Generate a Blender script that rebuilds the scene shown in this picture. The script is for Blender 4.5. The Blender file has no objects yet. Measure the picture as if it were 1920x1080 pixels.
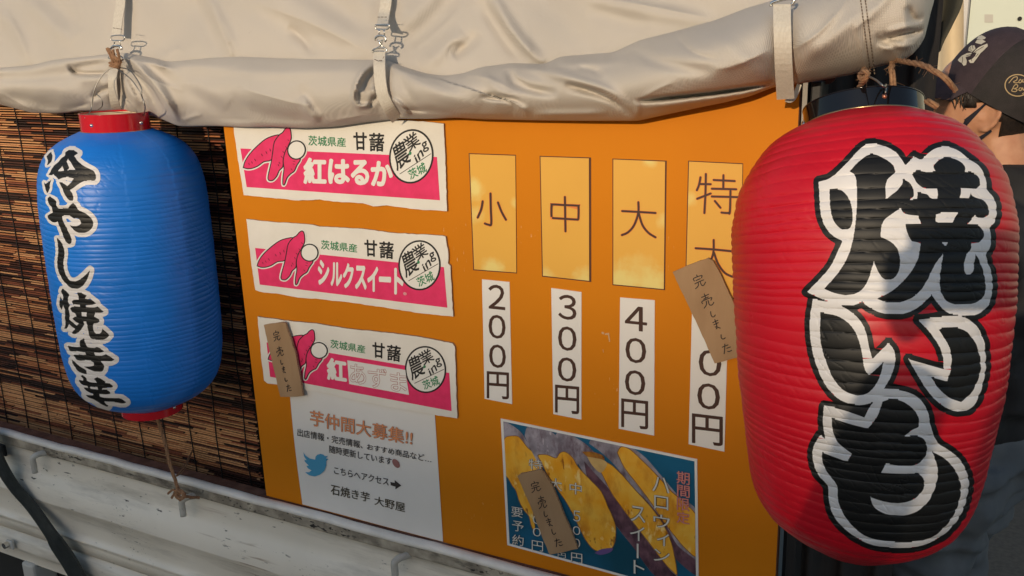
import bpy, bmesh, math, random
import numpy as np
from mathutils import Vector, Matrix
R_ = random.Random(7)
S = bpy.context.scene
# ---------------------------------------------------------------- camera
F = 1740.0
vh = np.array([-3357.7, -374.75, F]); vv = np.array([229.4, 6222.2, F])
ex = -vh/np.linalg.norm(vh)
ez = vv - (vv@ex)*ex; ez = -ez/np.linalg.norm(ez)
en = np.cross(ex, ez)
if en[2] < 0: en = -en
M = np.array([ex, en, ez])                       # camera (right, down, forward) -> world
C = np.array([0.0, -1.10, 1.73])
cam = bpy.data.cameras.new('camera'); co = bpy.data.objects.new('camera', cam)
S.collection.objects.link(co); S.camera = co
r, u, b = M[:, 0], -M[:, 1], -M[:, 2]
co.matrix_world = Matrix(((r[0], u[0], b[0], C[0]), (r[1], u[1], b[1], C[1]), (r[2], u[2], b[2], C[2]), (0, 0, 0, 1)))
cam.sensor_width = 36; cam.lens = F/1920*36; cam.clip_start = 0.02; cam.clip_end = 600
# ---------------------------------------------------------------- light
SUN_EL = math.radians(14.0); SUN_AZ = math.radians(-3.0)      # azimuth: to the left of straight out from the truck
sdir = Vector((-math.sin(SUN_AZ)*math.cos(SUN_EL), -math.cos(SUN_AZ)*math.cos(SUN_EL), math.sin(SUN_EL)))
sun = bpy.data.lights.new('sun', 'SUN'); sun.energy = 2.6; sun.angle = math.radians(0.55); sun.color = (1.0, 0.80, 0.56)
so = bpy.data.objects.new('sun', sun); S.collection.objects.link(so)
so.rotation_euler = sdir.to_track_quat('Z', 'Y').to_euler(); so.location = sdir*20
W_ = bpy.data.worlds.new('World'); S.world = W_; W_.use_nodes = True
nt = W_.node_tree; nt.nodes.clear()
sky = nt.nodes.new('ShaderNodeTexSky'); sky.sky_type = 'NISHITA'; sky.sun_disc = False
sky.sun_elevation = SUN_EL; sky.sun_rotation = math.atan2(sdir.x, sdir.y)
bg = nt.nodes.new('ShaderNodeBackground'); bg.inputs[1].default_value = 0.14
wo = nt.nodes.new('ShaderNodeOutputWorld'); nt.links.new(sky.outputs[0], bg.inputs[0]); nt.links.new(bg.outputs[0], wo.inputs[0])
S.view_settings.view_transform = 'Standard'; S.view_settings.look = 'None'
S.view_settings.exposure = 0.08; S.view_settings.gamma = 1.0; S.view_settings.use_curve_mapping = False
# ---------------------------------------------------------------- helpers
def ray(px, py): return M @ np.array([px-960.0, py-540.0, F])
def P(px, py, Y=0.0):
    d = ray(px, py); t = (Y-C[1])/d[1]; return C + t*d
def proj(w):
    c = (np.asarray(w)-C) @ M
    return c[..., 0]/c[..., 2]*F+960, c[..., 1]/c[..., 2]*F+540
def lin(c):
    return tuple((x/12.92 if x <= .04045 else ((x+.055)/1.055)**2.4) for x in [v/255 for v in c])
MATS = {}
def mat(name, col, rough=0.6, col2=None, scale=20, detail=4, bump=0.0, bscale=None, spec=0.5, metal=0.0, stretch=None,
        lo=.35, hi=.65, sss=0.0, coat=0.0, coatr=.1, trans=0.0, dirt=None, rvar=0.0, dist=.002, marks=None):
    if name in MATS: return MATS[name]
    m = bpy.data.materials.new(name); m.use_nodes = True; N = m.node_tree.nodes; L = m.node_tree.links
    B = N['Principled BSDF']; B.inputs['Roughness'].default_value = rough; B.inputs['Metallic'].default_value = metal
    B.inputs['Specular IOR Level'].default_value = spec; B.inputs['Base Color'].default_value = (*col, 1)
    if coat: B.inputs['Coat Weight'].default_value = coat; B.inputs['Coat Roughness'].default_value = coatr
    if sss:
        B.inputs['Subsurface Weight'].default_value = sss; B.inputs['Subsurface Radius'].default_value = (.01, .004, .002); B.inputs['Subsurface Scale'].default_value = .5
    tc = N.new('ShaderNodeTexCoord'); mp = N.new('ShaderNodeMapping'); L.new(tc.outputs['Object'], mp.inputs[0])
    if stretch: mp.inputs['Scale'].default_value = stretch
    last = None
    if col2:
        nz = N.new('ShaderNodeTexNoise'); nz.inputs['Scale'].default_value = scale; nz.inputs['Detail'].default_value = detail
        L.new(mp.outputs[0], nz.inputs['Vector'])
        rp = N.new('ShaderNodeValToRGB'); rp.color_ramp.elements[0].position = lo; rp.color_ramp.elements[1].position = hi
        rp.color_ramp.elements[0].color = (*col, 1); rp.color_ramp.elements[1].color = (*col2, 1)
        L.new(nz.outputs['Fac'], rp.inputs[0]); last = rp.outputs[0]
    if dirt:   # (colour, scale, lo, hi[, stretch])
        mp2 = N.new('ShaderNodeMapping'); L.new(tc.outputs['Object'], mp2.inputs[0])
        if len(dirt) > 4: mp2.inputs['Scale'].default_value = dirt[4]
        n2 = N.new('ShaderNodeTexNoise'); n2.inputs['Scale'].default_value = dirt[1]; n2.inputs['Detail'].default_value = 8; n2.inputs['Roughness'].default_value = .65
        L.new(mp2.outputs[0], n2.inputs['Vector'])
        r2 = N.new('ShaderNodeValToRGB'); r2.color_ramp.elements[0].position = dirt[2]; r2.color_ramp.elements[1].position = dirt[3]
        L.new(n2.outputs['Fac'], r2.inputs[0])
        mx = N.new('ShaderNodeMixRGB'); mx.inputs[1].default_value = (*col, 1)
        if last: L.new(last, mx.inputs[1])
        mx.inputs[2].default_value = (*dirt[0], 1); L.new(r2.outputs[0], mx.inputs[0]); last = mx.outputs[0]
    for dd in (marks or []):   # small scattered marks: (colour, scale, lo, hi, stretch, mask scale, mask lo)
        mp3 = N.new('ShaderNodeMapping'); L.new(tc.outputs['Object'], mp3.inputs[0]); mp3.inputs['Scale'].default_value = dd[4]
        n5 = N.new('ShaderNodeTexNoise'); n5.inputs['Scale'].default_value = dd[1]; n5.inputs['Detail'].default_value = 3; L.new(mp3.outputs[0], n5.inputs['Vector'])
        r5 = N.new('ShaderNodeValToRGB'); r5.color_ramp.elements[0].position = dd[2]; r5.color_ramp.elements[1].position = dd[3]; L.new(n5.outputs['Fac'], r5.inputs[0])
        n6 = N.new('ShaderNodeTexNoise'); n6.inputs['Scale'].default_value = dd[5]; n6.inputs['Detail'].default_value = 2; L.new(tc.outputs['Object'], n6.inputs['Vector'])
        r6 = N.new('ShaderNodeValToRGB'); r6.color_ramp.elements[0].position = dd[6]; r6.color_ramp.elements[1].position = dd[6]+.08; L.new(n6.outputs['Fac'], r6.inputs[0])
        m6 = N.new('ShaderNodeMath'); m6.operation = 'MULTIPLY'; L.new(r5.outputs[0], m6.inputs[0]); L.new(r6.outputs[0], m6.inputs[1])
        x6 = N.new('ShaderNodeMixRGB'); x6.inputs[1].default_value = (*col, 1)
        if last: L.new(last, x6.inputs[1])
        x6.inputs[2].default_value = (*dd[0], 1); L.new(m6.outputs[0], x6.inputs[0]); last = x6.outputs[0]
    if last: L.new(last, B.inputs['Base Color'])
    if rvar:
        n3 = N.new('ShaderNodeTexNoise'); n3.inputs['Scale'].default_value = scale*.6; n3.inputs['Detail'].default_value = 5
        L.new(mp.outputs[0], n3.inputs['Vector'])
        mr = N.new('ShaderNodeMapRange'); mr.inputs['To Min'].default_value = max(0, rough-rvar); mr.inputs['To Max'].default_value = min(1, rough+rvar)
        L.new(n3.outputs['Fac'], mr.inputs['Value']); L.new(mr.outputs[0], B.inputs['Roughness'])
    if bump:
        nb = N.new('ShaderNodeTexNoise'); nb.inputs['Scale'].default_value = bscale or scale*4; nb.inputs['Detail'].default_value = 6
        L.new(mp.outputs[0], nb.inputs['Vector'])
        bp = N.new('ShaderNodeBump'); bp.inputs['Strength'].default_value = bump; bp.inputs['Distance'].default_value = dist
        L.new(nb.outputs['Fac'], bp.inputs['Height']); L.new(bp.outputs[0], B.inputs['Normal'])
    if trans:
        T = N.new('ShaderNodeBsdfTranslucent'); T.inputs[0].default_value = (*col, 1)
        X = N.new('ShaderNodeMixShader'); X.inputs[0].default_value = trans
        L.new(B.outputs[0], X.inputs[1]); L.new(T.outputs[0], X.inputs[2]); L.new(X.outputs[0], N['Material Output'].inputs[0])
        if last: L.new(last, T.inputs[0])
    MATS[name] = m; return m
ORG = {}
def empty(name, loc, label=None, cat=None, group=None, parent=None):
    o = bpy.data.objects.new(name, None); S.collection.objects.link(o); o.empty_display_size = .05
    loc = np.array(loc, float)
    if parent: o.parent = parent; o.location = Vector(loc-ORG[parent.name])
    else: o.location = Vector(loc)
    ORG[o.name] = loc
    if label: o['label'] = label
    if cat: o['category'] = cat
    if group: o['group'] = group
    return o
def mk(name, v, f, mats, parent=None, mi=None, smooth=False, label=None, cat=None, group=None, kind=None, loc=None):
    v = np.asarray(v, float).reshape(-1, 3)
    if parent is not None: org = ORG[parent.name]
    else:
        org = np.array(loc, float) if loc is not None else np.array([v[:, 0].mean(), v[:, 1].mean(), v[:, 2].min()])
    me = bpy.data.meshes.new(name); me.from_pydata((v-org).tolist(), [], f)
    for m_ in (mats if isinstance(mats, (list, tuple)) else [mats]): me.materials.append(m_)
    if mi is not None: me.polygons.foreach_set('material_index', mi)
    if smooth: me.polygons.foreach_set('use_smooth', [True]*len(me.polygons))
    me.update()
    o = bpy.data.objects.new(name, me); S.collection.objects.link(o)
    if parent is not None: o.parent = parent
    else: o.location = Vector(org)
    ORG[o.name] = org
    if label: o['label'] = label
    if cat: o['category'] = cat
    if group: o['group'] = group
    if kind: o['kind'] = kind
    return o
def tri_poly(pts):
    """triangulate a closed 2D outline -> faces"""
    from mathutils.geometry import tessellate_polygon
    return [tuple(t) for t in tessellate_polygon([[Vector((p[0], p[1], 0)) for p in pts]])]
def orient(v, f, d=(0, -1, 0)):
    v = np.asarray(v); out = []; d = np.array(d)
    for t in f:
        n = np.cross(v[t[1]]-v[t[0]], v[t[2]]-v[t[0]])
        out.append(tuple(t) if n@d >= 0 else tuple(reversed(t)))
    return out
def px_slab(name, pts, Y0, Y1, mats, parent=None, jag=0.0, step=0, **k):
    """a flat card whose outline is given in picture positions on the board plane; front at Y0, back at Y1"""
    if step:
        q = []
        for i in range(len(pts)):
            a = np.array(pts[i], float); b_ = np.array(pts[(i+1) % len(pts)], float); n = max(1, int(np.hypot(*(b_-a))/step))
            for j in range(n):
                p = a+(b_-a)*j/n
                if j: p = p+np.array([R_.uniform(-jag, jag), R_.uniform(-jag, jag)])
                q.append(p)
        pts = q
    fr = [P(*p, Y0) for p in pts]; bk = [np.array([p[0], Y1, p[2]]) for p in fr]
    t = tri_poly([(p[0], p[2]) for p in fr]); n = len(fr)
    v = fr+bk; f = orient(v, t, (0, -1, 0))+orient(v, [tuple(i+n for i in a) for a in t], (0, 1, 0)); mi = [0]*len(t)+[1]*len(t)
    area = sum(fr[i][0]*fr[(i+1) % n][2]-fr[(i+1) % n][0]*fr[i][2] for i in range(n))
    for i in range(n):
        j = (i+1) % n
        q = (i, n+i, n+j, j)
        f.append(q if area > 0 else tuple(reversed(q))); mi.append(1)
    if not isinstance(mats, (list, tuple)): mats = [mats, mats]
    return mk(name, v, f, list(mats), parent, mi, **k)
def px_poly(name, polys, Y, m, parent, T=None, label=None):
    """flat print: one or more outlines at depth Y, joined in one mesh. Each next outline a hair proud of the last"""
    v = []; f = []
    for k, pts in enumerate(polys):
        pp = [T(p) if T else p for p in pts]
        w = [P(*p, Y-.00002*k) for p in pp]; t = tri_poly([(p[0], p[2]) for p in w]); n = len(v); v += w
        f += [tuple(i+n for i in a) for a in t]
    return mk(name, v, orient(v, f), m, parent, label=label)
def stroke_polys(st, w, caps=True):
    """one polyline -> list of outlines (ribbon with round ends)"""
    p = [np.array(q, float) for q in st]
    ws = w if isinstance(w, (list, tuple)) else [w]*len(p)
    L, Rr = [], []
    for i in range(len(p)):
        a = p[max(0, i-1)]; c = p[min(len(p)-1, i+1)]
        d = c-a; d = d/(np.hypot(*d)+1e-9)
        if 0 < i < len(p)-1:
            d1 = (p[i]-a)/(np.hypot(*(p[i]-a))+1e-9); d2 = (c-p[i])/(np.hypot(*(c-p[i]))+1e-9)
            d = d1+d2; d = d/(np.hypot(*d)+1e-9); k = 1/max(.6, abs(d@d1))
        else: k = 1
        n = np.array([-d[1], d[0]])*ws[i]/2*k
        L.append(p[i]+n); Rr.append(p[i]-n)
    out = L[:]
    if caps:
        def cap(c, n0, n1, wid):
            a0 = math.atan2(*(n0-c)[::-1]); r_ = wid/2; res = []
            for k in range(1, 5):
                a = a0-math.pi*k/5; res.append(c+r_*np.array([math.cos(a), math.sin(a)]))
            return res
        out += cap(p[-1], L[-1], Rr[-1], ws[-1])
        out += Rr[::-1]
        out += cap(p[0], Rr[0], L[0], ws[0])
    else: out += Rr[::-1]
    return out
def smooth_line(p, n=4):
    p = [np.array(q, float) for q in p]
    if len(p) < 3: return p
    out = []
    for i in range(len(p)-1):
        a = p[max(0, i-1)]; b_ = p[i]; c = p[i+1]; d = p[min(len(p)-1, i+2)]
        for j in range(n):
            t = j/n
            out.append(.5*((2*b_)+(-a+c)*t+(2*a-5*b_+4*c-d)*t*t+(-a+3*b_-3*c+d)*t**3))
    out.append(p[-1]); return out
def px_strokes(name, sts, w, Y, m, parent, T=None, smooth=True):
    return px_poly(name, [stroke_polys(smooth_line([T(q) if T else q for q in s]) if smooth else [T(q) if T else q for q in s], w) for s in sts], Y, m, parent)
_TX = {}
def glyphs(s, off=0.0):
    k = (s, off)
    if k not in _TX:
        cu = bpy.data.curves.new('lettering', 'FONT'); cu.body = s; cu.offset = off; cu.resolution_u = 3
        o = bpy.data.objects.new('lettering', cu); S.collection.objects.link(o); bpy.context.view_layer.update()
        me = bpy.data.meshes.new_from_object(o.evaluated_get(bpy.context.evaluated_depsgraph_get()))
        v = np.array([q.co[:2] for q in me.vertices]); f = [tuple(p.vertices) for p in me.polygons]
        bpy.data.objects.remove(o); bpy.data.meshes.remove(me); bpy.data.curves.remove(cu)
        _TX[k] = (v, f)
    return _TX[k]
def px_text(name, items, Y, m, parent, T=None, off=0.0, grow=0.0):
    """items: (string, quad) with quad = TL,TR,BR,BL in picture positions"""
    V = []; Fc = []
    for s, q in items:
        v, f = glyphs(s, 0.0); lo = v.min(0); hi = v.max(0); uv = (v-lo)/(hi-lo)
        q = [np.array(T(p) if T else p, float) for p in q]
        c = [P(*p, Y) for p in q]; n = len(V)
        sx, sy = (max(off, 0)*.8/(hi-lo))
        sh = [(0, 0)]+([(math.cos(k*math.pi/4)*sx, math.sin(k*math.pi/4)*sy) for k in range(8)] if off > .004 else [])
        for kk, (dx, dy) in enumerate(sh):
            n = len(V)
            for a, b_ in uv:
                a = (a+dx+sx)/(1+2*sx); b_ = (b_+dy+sy)/(1+2*sy)
                a = a*(1+2*grow)-grow; b_ = b_*(1+2*grow)-grow
                w = (c[3]*(1-a)+c[2]*a)*(1-b_)+(c[0]*(1-a)+c[1]*a)*b_; w[1] -= .000008*kk; V.append(w)
            Fc += [tuple(i+n for i in t) for t in f]
    return mk(name, V, orient(V, Fc), m, parent)
def crop(ox, oy, s): return lambda p: (ox+p[0]/s, oy+p[1]/s)
def homog(src, dst):
    A = []
    for (x, y), (u_, w_) in zip(src, dst):
        A.append([x, y, 1, 0, 0, 0, -u_*x, -u_*y, -u_]); A.append([0, 0, 0, x, y, 1, -w_*x, -w_*y, -w_])
    H = np.linalg.svd(np.array(A, float))[2][-1].reshape(3, 3)
    def T(p):
        q = H@np.array([p[0], p[1], 1.0]); return (q[0]/q[2], q[1]/q[2])
    return T
def tube(pts, r, n=6, cap=True):
    p = [np.array(q, float) for q in pts]; V = []; Fc = []
    rs = r if isinstance(r, (list, tuple)) else [r]*len(p)
    up = np.array([.13, .2, .97]); prev = None
    for i in range(len(p)):
        d = p[min(i+1, len(p)-1)]-p[max(i-1, 0)]; d = d/(np.linalg.norm(d)+1e-12)
        if prev is None:
            a = np.cross(d, up); a = a if np.linalg.norm(a) > .1 else np.cross(d, [1, 0, 0])
        else: a = prev-(prev@d)*d
        a = a/np.linalg.norm(a); prev = a; c = np.cross(d, a)
        for k in range(n):
            t = 2*math.pi*k/n; V.append(p[i]+rs[i]*(a*math.cos(t)+c*math.sin(t)))
        if i:
            o = (i-1)*n
            for k in range(n): Fc.append((o+k, o+(k+1) % n, o+n+(k+1) % n, o+n+k))
    if cap:
        Fc.append(tuple(range(n))[::-1]); Fc.append(tuple((len(p)-1)*n+k for k in range(n)))
    return V, Fc
def join(parts):
    V = []; Fc = []
    for v, f in parts:
        n = len(V); V += list(v); Fc += [tuple(i+n for i in t) for t in f]
    return V, Fc
def box(lo, hi):
    x0, y0, z0 = lo; x1, y1, z1 = hi
    v = [(x0, y0, z0), (x1, y0, z0), (x1, y1, z0), (x0, y1, z0), (x0, y0, z1), (x1, y0, z1), (x1, y1, z1), (x0, y1, z1)]
    return v, [(0, 3, 2, 1), (4, 5, 6, 7), (0, 1, 5, 4), (1, 2, 6, 5), (2, 3, 7, 6), (3, 0, 4, 7)]
def bevel(o, w, seg=2):
    m = o.modifiers.new('bevel', 'BEVEL'); m.width = w; m.segments = seg; m.limit_method = 'ANGLE'; return o
def rope(pts, r, turns=60, hairs=0, seed=1):
    """three twisted strands, plus loose fibres"""
    rr = random.Random(seed)
    p = smooth_line(pts, 10); L = [0]
    for i in range(1, len(p)): L.append(L[-1]+np.linalg.norm(p[i]-p[i-1]))
    n = max(12, int(L[-1]/(r*.7))); q = []
    for i in range(n+1):
        s = L[-1]*i/n; j = min(len(L)-2, max(0, int(np.searchsorted(L, s))-1)); t = (s-L[j])/(L[j+1]-L[j]+1e-9); q.append(p[j]*(1-t)+p[j+1]*t)
    parts = []
    for k in range(3):
        line = []
        for i in range(n+1):
            d = q[min(i+1, n)]-q[max(i-1, 0)]; d /= np.linalg.norm(d); a = np.cross(d, [.2, .1, 1]); a = a/np.linalg.norm(a); c = np.cross(d, a)
            an = i*L[-1]/n*turns*2+k*2.094
            line.append(q[i]+r*.5*(a*math.cos(an)+c*math.sin(an)))
        parts.append(tube(line, r*.62, 6))
    for _ in range(hairs):
        i = rr.randrange(n); a = q[i]; d = np.array([rr.gauss(0, 1) for _ in range(3)]); d = d/np.linalg.norm(d)*r*rr.uniform(1.2, 3.5)
        e = np.array([rr.gauss(0, 1) for _ in range(3)])*r*.9
        parts.append(tube([a, a+d*.5+e*.3, a+d+e], r*.035, 3, False))
    return join(parts)
def rpoly(pts, n=4, ang=50):
    """smooth a traced outline but keep its sharp corners"""
    p = [np.array(q, float) for q in pts]; m_ = len(p); T0 = []; T1 = []
    for i in range(m_):
        a = p[i]-p[i-1]; b_ = p[(i+1) % m_]-p[i]; la, lb = np.hypot(*a)+1e-9, np.hypot(*b_)+1e-9
        turn = math.degrees(math.acos(max(-1, min(1, (a@b_)/(la*lb)))))
        if turn > ang: T0.append(a/la); T1.append(b_/lb)
        else: t = a/la+b_/lb; t /= np.hypot(*t)+1e-9; T0.append(t); T1.append(t)
    out = []
    for i in range(m_):
        a, b_ = p[i], p[(i+1) % m_]; l = np.hypot(*(b_-a)); ta, tb_ = T1[i]*l, T0[(i+1) % m_]*l
        for k in range(n):
            s = k/n; out.append(tuple((2*s**3-3*s**2+1)*a+(s**3-2*s**2+s)*ta+(-2*s**3+3*s**2)*b_+(s**3-s**2)*tb_))
    return out
def vnoise(x, y, seed=0):
    """cheap smooth value noise on arrays"""
    rs = np.random.RandomState(seed); g = rs.rand(64, 64)
    xi = np.floor(x).astype(int); yi = np.floor(y).astype(int); fx = x-xi; fy = y-yi
    fx = fx*fx*(3-2*fx); fy = fy*fy*(3-2*fy)
    a = g[xi % 64, yi % 64]; b_ = g[(xi+1) % 64, yi % 64]; c = g[xi % 64, (yi+1) % 64]; d = g[(xi+1) % 64, (yi+1) % 64]
    return (a*(1-fx)+b_*fx)*(1-fy)+(c*(1-fx)+d*fx)*fy-.5
def seg_dist(X, Y, pts):
    """distance, arc position 0..1 and side to a polyline, on arrays"""
    best = np.full(X.shape, 1e9); tt = np.zeros(X.shape); side = np.zeros(X.shape)
    pts = [np.array(p, float) for p in pts]; L = [0]
    for i in range(len(pts)-1): L.append(L[-1]+np.hypot(*(pts[i+1]-pts[i])))
    for i in range(len(pts)-1):
        a = pts[i]; d = pts[i+1]-a; l2 = d@d
        t = np.clip(((X-a[0])*d[0]+(Y-a[1])*d[1])/l2, 0, 1)
        dx = X-a[0]-t*d[0]; dy = Y-a[1]-t*d[1]; ds = np.hypot(dx, dy)
        k = ds < best; best = np.where(k, ds, best); tt = np.where(k, (L[i]+t*math.sqrt(l2))/L[-1], tt)
        side = np.where(k, np.sign(d[0]*dy-d[1]*dx), side)
    return best, tt, side
def inside(X, Y, poly):
    r_ = np.zeros(X.shape, bool); n = len(poly)
    for i in range(n):
        x0, y0 = poly[i]; x1, y1 = poly[(i+1) % n]
        if y0 == y1: continue
        c = ((y0 > Y) != (y1 > Y)) & (X < (x1-x0)*(Y-y0)/(y1-y0)+x0); r_ ^= c
    return r_
def pdist(X, Y, poly): return seg_dist(X, Y, list(poly)+[poly[0]])[0]
# ---------------------------------------------------------------- materials
M_tarp = None
white_card = mat('white card', (.74, .71, .65), .75, (.67, .64, .58), 14, bump=.08, bscale=300)
kraft = mat('kraft cardboard', (.30, .185, .095), .85, (.36, .23, .125), 30, bump=.15, bscale=250, stretch=(1, 1, .3))
paper = mat('white paper', (.74, .72, .69), .7, (.69, .67, .64), 8)
ink_black = mat('black ink', (.012, .011, .011), .5)
ink_brown = mat('brown ink', (.055, .022, .014), .5)
ink_pink = mat('pink ink', (.74, .028, .135), .55, (.66, .022, .11), 60)
ink_green = mat('green ink', (.025, .20, .085), .6)
ink_white = mat('white ink', (.72, .70, .65), .6)
metal = mat('bright steel', (.72, .70, .66), .22, metal=1.0)
twine = mat('jute twine', (.36, .20, .105), .95, (.24, .125, .065), 300, bump=.5, bscale=900)
def J(p, s=1.0): return (p[0]+R_.uniform(-s, s), p[1]+R_.uniform(-s, s))
# ---------------------------------------------------------------- ground, street
asph = mat('asphalt', (.085, .075, .066), .9, (.12, .105, .09), 60, bump=.6, bscale=200, dirt=((.10, .095, .09), 1.2, .5, .75))
g = 90.0
mk('ground', [(-g, -g, 0), (g, -g, 0), (g, g, 0), (-g, g, 0)], [(0, 1, 2, 3)], asph, kind='structure', loc=(0, 0, 0))
# far house row whose roof line cuts the low sun off the lower truck
DB = 50.0
hdir = np.array([sdir.x, sdir.y, 0]); hdir /= np.linalg.norm(hdir); side = np.array([-hdir[1], hdir[0], 0])
zsh = 1.29                                                       # height on the board where half the sun is cut
htop = zsh+DB*math.tan(SUN_EL)
bc = hdir*DB+np.array([-.6, 0, 0]); bld = empty('apartment_building', bc, 'long pale apartment building across the street, facing the truck', 'building')
wallm = mat('rendered wall', (.42, .40, .36), .9, (.36, .34, .31), 3, bump=.3); glassm = mat('window glass', (.03, .04, .05), .08, spec=.8)
def bl(a0, a1, d0, d1, z0, z1):
    v = []
    for z in (z0, z1):
        for a, d in ((a0, d0), (a1, d0), (a1, d1), (a0, d1)): v.append(bc+side*a-hdir*d+np.array([0, 0, z]))
    return v, [(0, 3, 2, 1), (4, 5, 6, 7), (0, 1, 5, 4), (1, 2, 6, 5), (2, 3, 7, 6), (3, 0, 4, 7)]
mk('wall', *bl(-22, 22, -9, 0, 0, htop-.35), wallm, bld)
mk('roof', *bl(-22.4, 22.4, -9.4, .0, htop-.35, htop), mat('roof slab', (.3, .29, .28), .9), bld)
for fl in range(4):
    for k in range(10):
        a = -20+k*4.2
        w = mk('window', *bl(a, a+1.9, .0, .06, .9+fl*3.0, 2.5+fl*3.0), mat('window frame', (.5, .5, .5), .5), bld)
        mk('pane', *bl(a+.08, a+1.82, .06, .075, .98+fl*3.0, 2.42+fl*3.0), glassm, w)
# ---------------------------------------------------------------- truck
def zat(px, py, Y): return P(px, py, Y)[2]
white_paint = mat('old white truck paint', (.79, .735, .64), .42, (.70, .65, .56), 5, bump=.05, bscale=40, rvar=.12,
                  dirt=((.26, .23, .185), 7, .50, .80, (.35, 1, 2.4)), marks=[((.03, .025, .02), 90, .67, .72, (.45, 1, 1.6), 4.5, .52), ((.05, .04, .03), 240, .66, .72, (.5, 1, 1.3), 6, .55), ((.30, .22, .15), 40, .58, .70, (.2, 1, 3), 3, .55)])
rail_paint = mat('worn white rail paint', (.78, .75, .70), .5, (.66, .63, .58), 25, dirt=((.12, .09, .07), 40, .68, .74, (.3, 1, 1)))
grime = mat('grimy strip', (.44, .39, .31), .7, (.22, .19, .15), 30, lo=.38, hi=.62, dirt=((.035, .028, .022), 22, .54, .66, (.45, 1, 1.6)), bump=.3, bscale=60, marks=[((.02, .017, .014), 160, .58, .64, (.6, 1, 1), 5, .5)])
rust = mat('rusty steel', (.085, .032, .018), .9, (.16, .07, .045), 40, bump=.5, bscale=150, dirt=((.30, .28, .27), 30, .6, .7, (.3, 1, 1)))
truck = empty('flatbed_truck', (-1.6, .6, 0), 'small white flatbed truck with dirty side gate under the orange board', 'truck')
X0, X1 = -3.4, -.215
def extr(prof, x0, x1, n=1):
    V = []; Fc = []; m_ = len(prof)
    for i in range(n+1):
        x = x0+(x1-x0)*i/n
        V += [(x, y, z) for y, z in prof]
    for i in range(n):
        for k in range(m_-1):
            a = i*m_+k; Fc.append((a, a+m_, a+m_+1, a+1))
    return V, Fc
zr = P(100, 826, -.008)[2]                                       # rail top front edge
def zz(py, Y): return P(100, py, Y)[2]
# top rail: rounded tube-like lip
rail = [(-.005, zr-.03)]
for k in range(9):
    a = math.pi*k/8; rail.append((-.0135+.0085*math.cos(a), zr-.006+.006*math.sin(a)))
rail += [(-.0225, zr-.0095), (-.0205, zr-.0115)]
ro = mk('rail', *extr(rail, X0, X1, 60), rail_paint, truck, smooth=True)
for v in ro.data.vertices: v.co.z += .0008*math.sin(v.co.x*23)+.0006*math.sin(v.co.x*61+1)
z1, z2 = zr-.0115, zz(859, -.022)
mk('grime_strip', *extr([(-.0200, z1+.001), (-.0205, z1-.004), (-.0205, z2+.003), (-.0185, z2)], X0, X1, 4), grime, truck)
mk('inner_ledge', *box((X0, -.0045, zr-.05), (X1, .016, zr-.003)), rust, truck)
# gate face: pressed sheet with soft ridges
Zc = zz(905, -.03); Zr1 = zz(948, -.036); Zr2 = zz(965, -.03); Zs = zz(1003, -.03); Zg0 = zz(1012, -.03); Zg1 = zz(1030, -.03); Zb = zz(1052, -.03)
DY = .010
face = [(-.0285, z2), (-.025, z2-.003), (-.024, z2-.012), (-.025, Zc+.02), (-.028, Zc), (-.038, Zc-.009), (-.041, Zr1+.010), (-.0425, Zr1+.002), (-.0425, Zr1), (-.040, Zr1-.003),
        (-.031, Zr2-.008), (-.029, Zr2-.03), (-.029, Zs+.006), (-.0335, Zs+.004), (-.0345, Zs+.001), (-.034, Zs-.002), (-.029, Zs-.004), (-.029, Zg0), (-.029, Zg1+.005), (-.018, Zg1+.004), (-.018, Zg1-.003), (-.031, Zg1-.004),
        (-.032, Zb+.008), (-.036, Zb), (-.034, Zb-.010), (-.028, Zb-.014), (-.026, Zb-.04)]
face = [(y_+DY, z_) for y_, z_ in face]
fo = mk('side_gate', *extr(face, X0, X1, 120), white_paint, truck, smooth=True)
rs = np.random.RandomState(3); dents = [(rs.uniform(-2.2, -.3), rs.uniform(Zs, z2), rs.uniform(.03, .09), rs.uniform(-.0022, .0022)) for _ in range(26)]
ox = ORG['side_gate']
for v in fo.data.vertices:
    X = v.co.x+ox[0]; Z = v.co.z+ox[2]
    for dx, dz, rr_, am in dents: v.co.y += am*math.exp(-((X-dx)**2+(Z-dz)**2)/rr_**2)
# chassis below: pillar plates and dark openings
dark = mat('black underside', (.012, .012, .012), .8)
zb2 = Zb-.04
mk('bed_floor', *box((X0, .02, zr-.30), (X1+.02, 1.35, zr-.27)), mat('bed floor steel', (.12, .13, .12), .7), truck)
mk('chassis_side', *box((X0, .03, .42), (X1, .06, zb2+.02)), dark, truck)
fr = mat('frame paint', (.50, .495, .47), .45, (.42, .41, .39), 6, dirt=((.10, .07, .05), 20, .62, .75))
xa = P(38, 1070, -.03)[0]; xb = P(58, 1070, -.03)[0]
for c in (-3.0, -2.45, (xa+xb)/2, -1.15, -.6):
    v, f = box((c-.02, -.026, .44), (c+.02, .03, zb2+.002)); bevel(mk('gate_post', v, f, fr, truck), .006)
mk('lower_sill', *box((X0, -.024, .42), (X1, .028, .47)), fr, truck)
v, f = box((P(-8, 835, -.02)[0], -.0255, P(5, 852, -.02)[2]), (P(11, 835, -.02)[0], -.0195, P(5, 832, -.02)[2])); bevel(mk('latch_slot', v, f, dark, truck), .002)
# bolt head left
bx_, _, bz_ = P(15, 1020, -.036)
v, f = tube([(bx_, -.03, bz_), (bx_, -.046, bz_)], .007, 8); mk('bolt', v, f, metal, truck)
v, f = box((bx_-.008, -.036, bz_-.012), (bx_+.014, -.030, bz_+.008)); bevel(mk('hinge_plate', v, f, fr, truck), .002)
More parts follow.
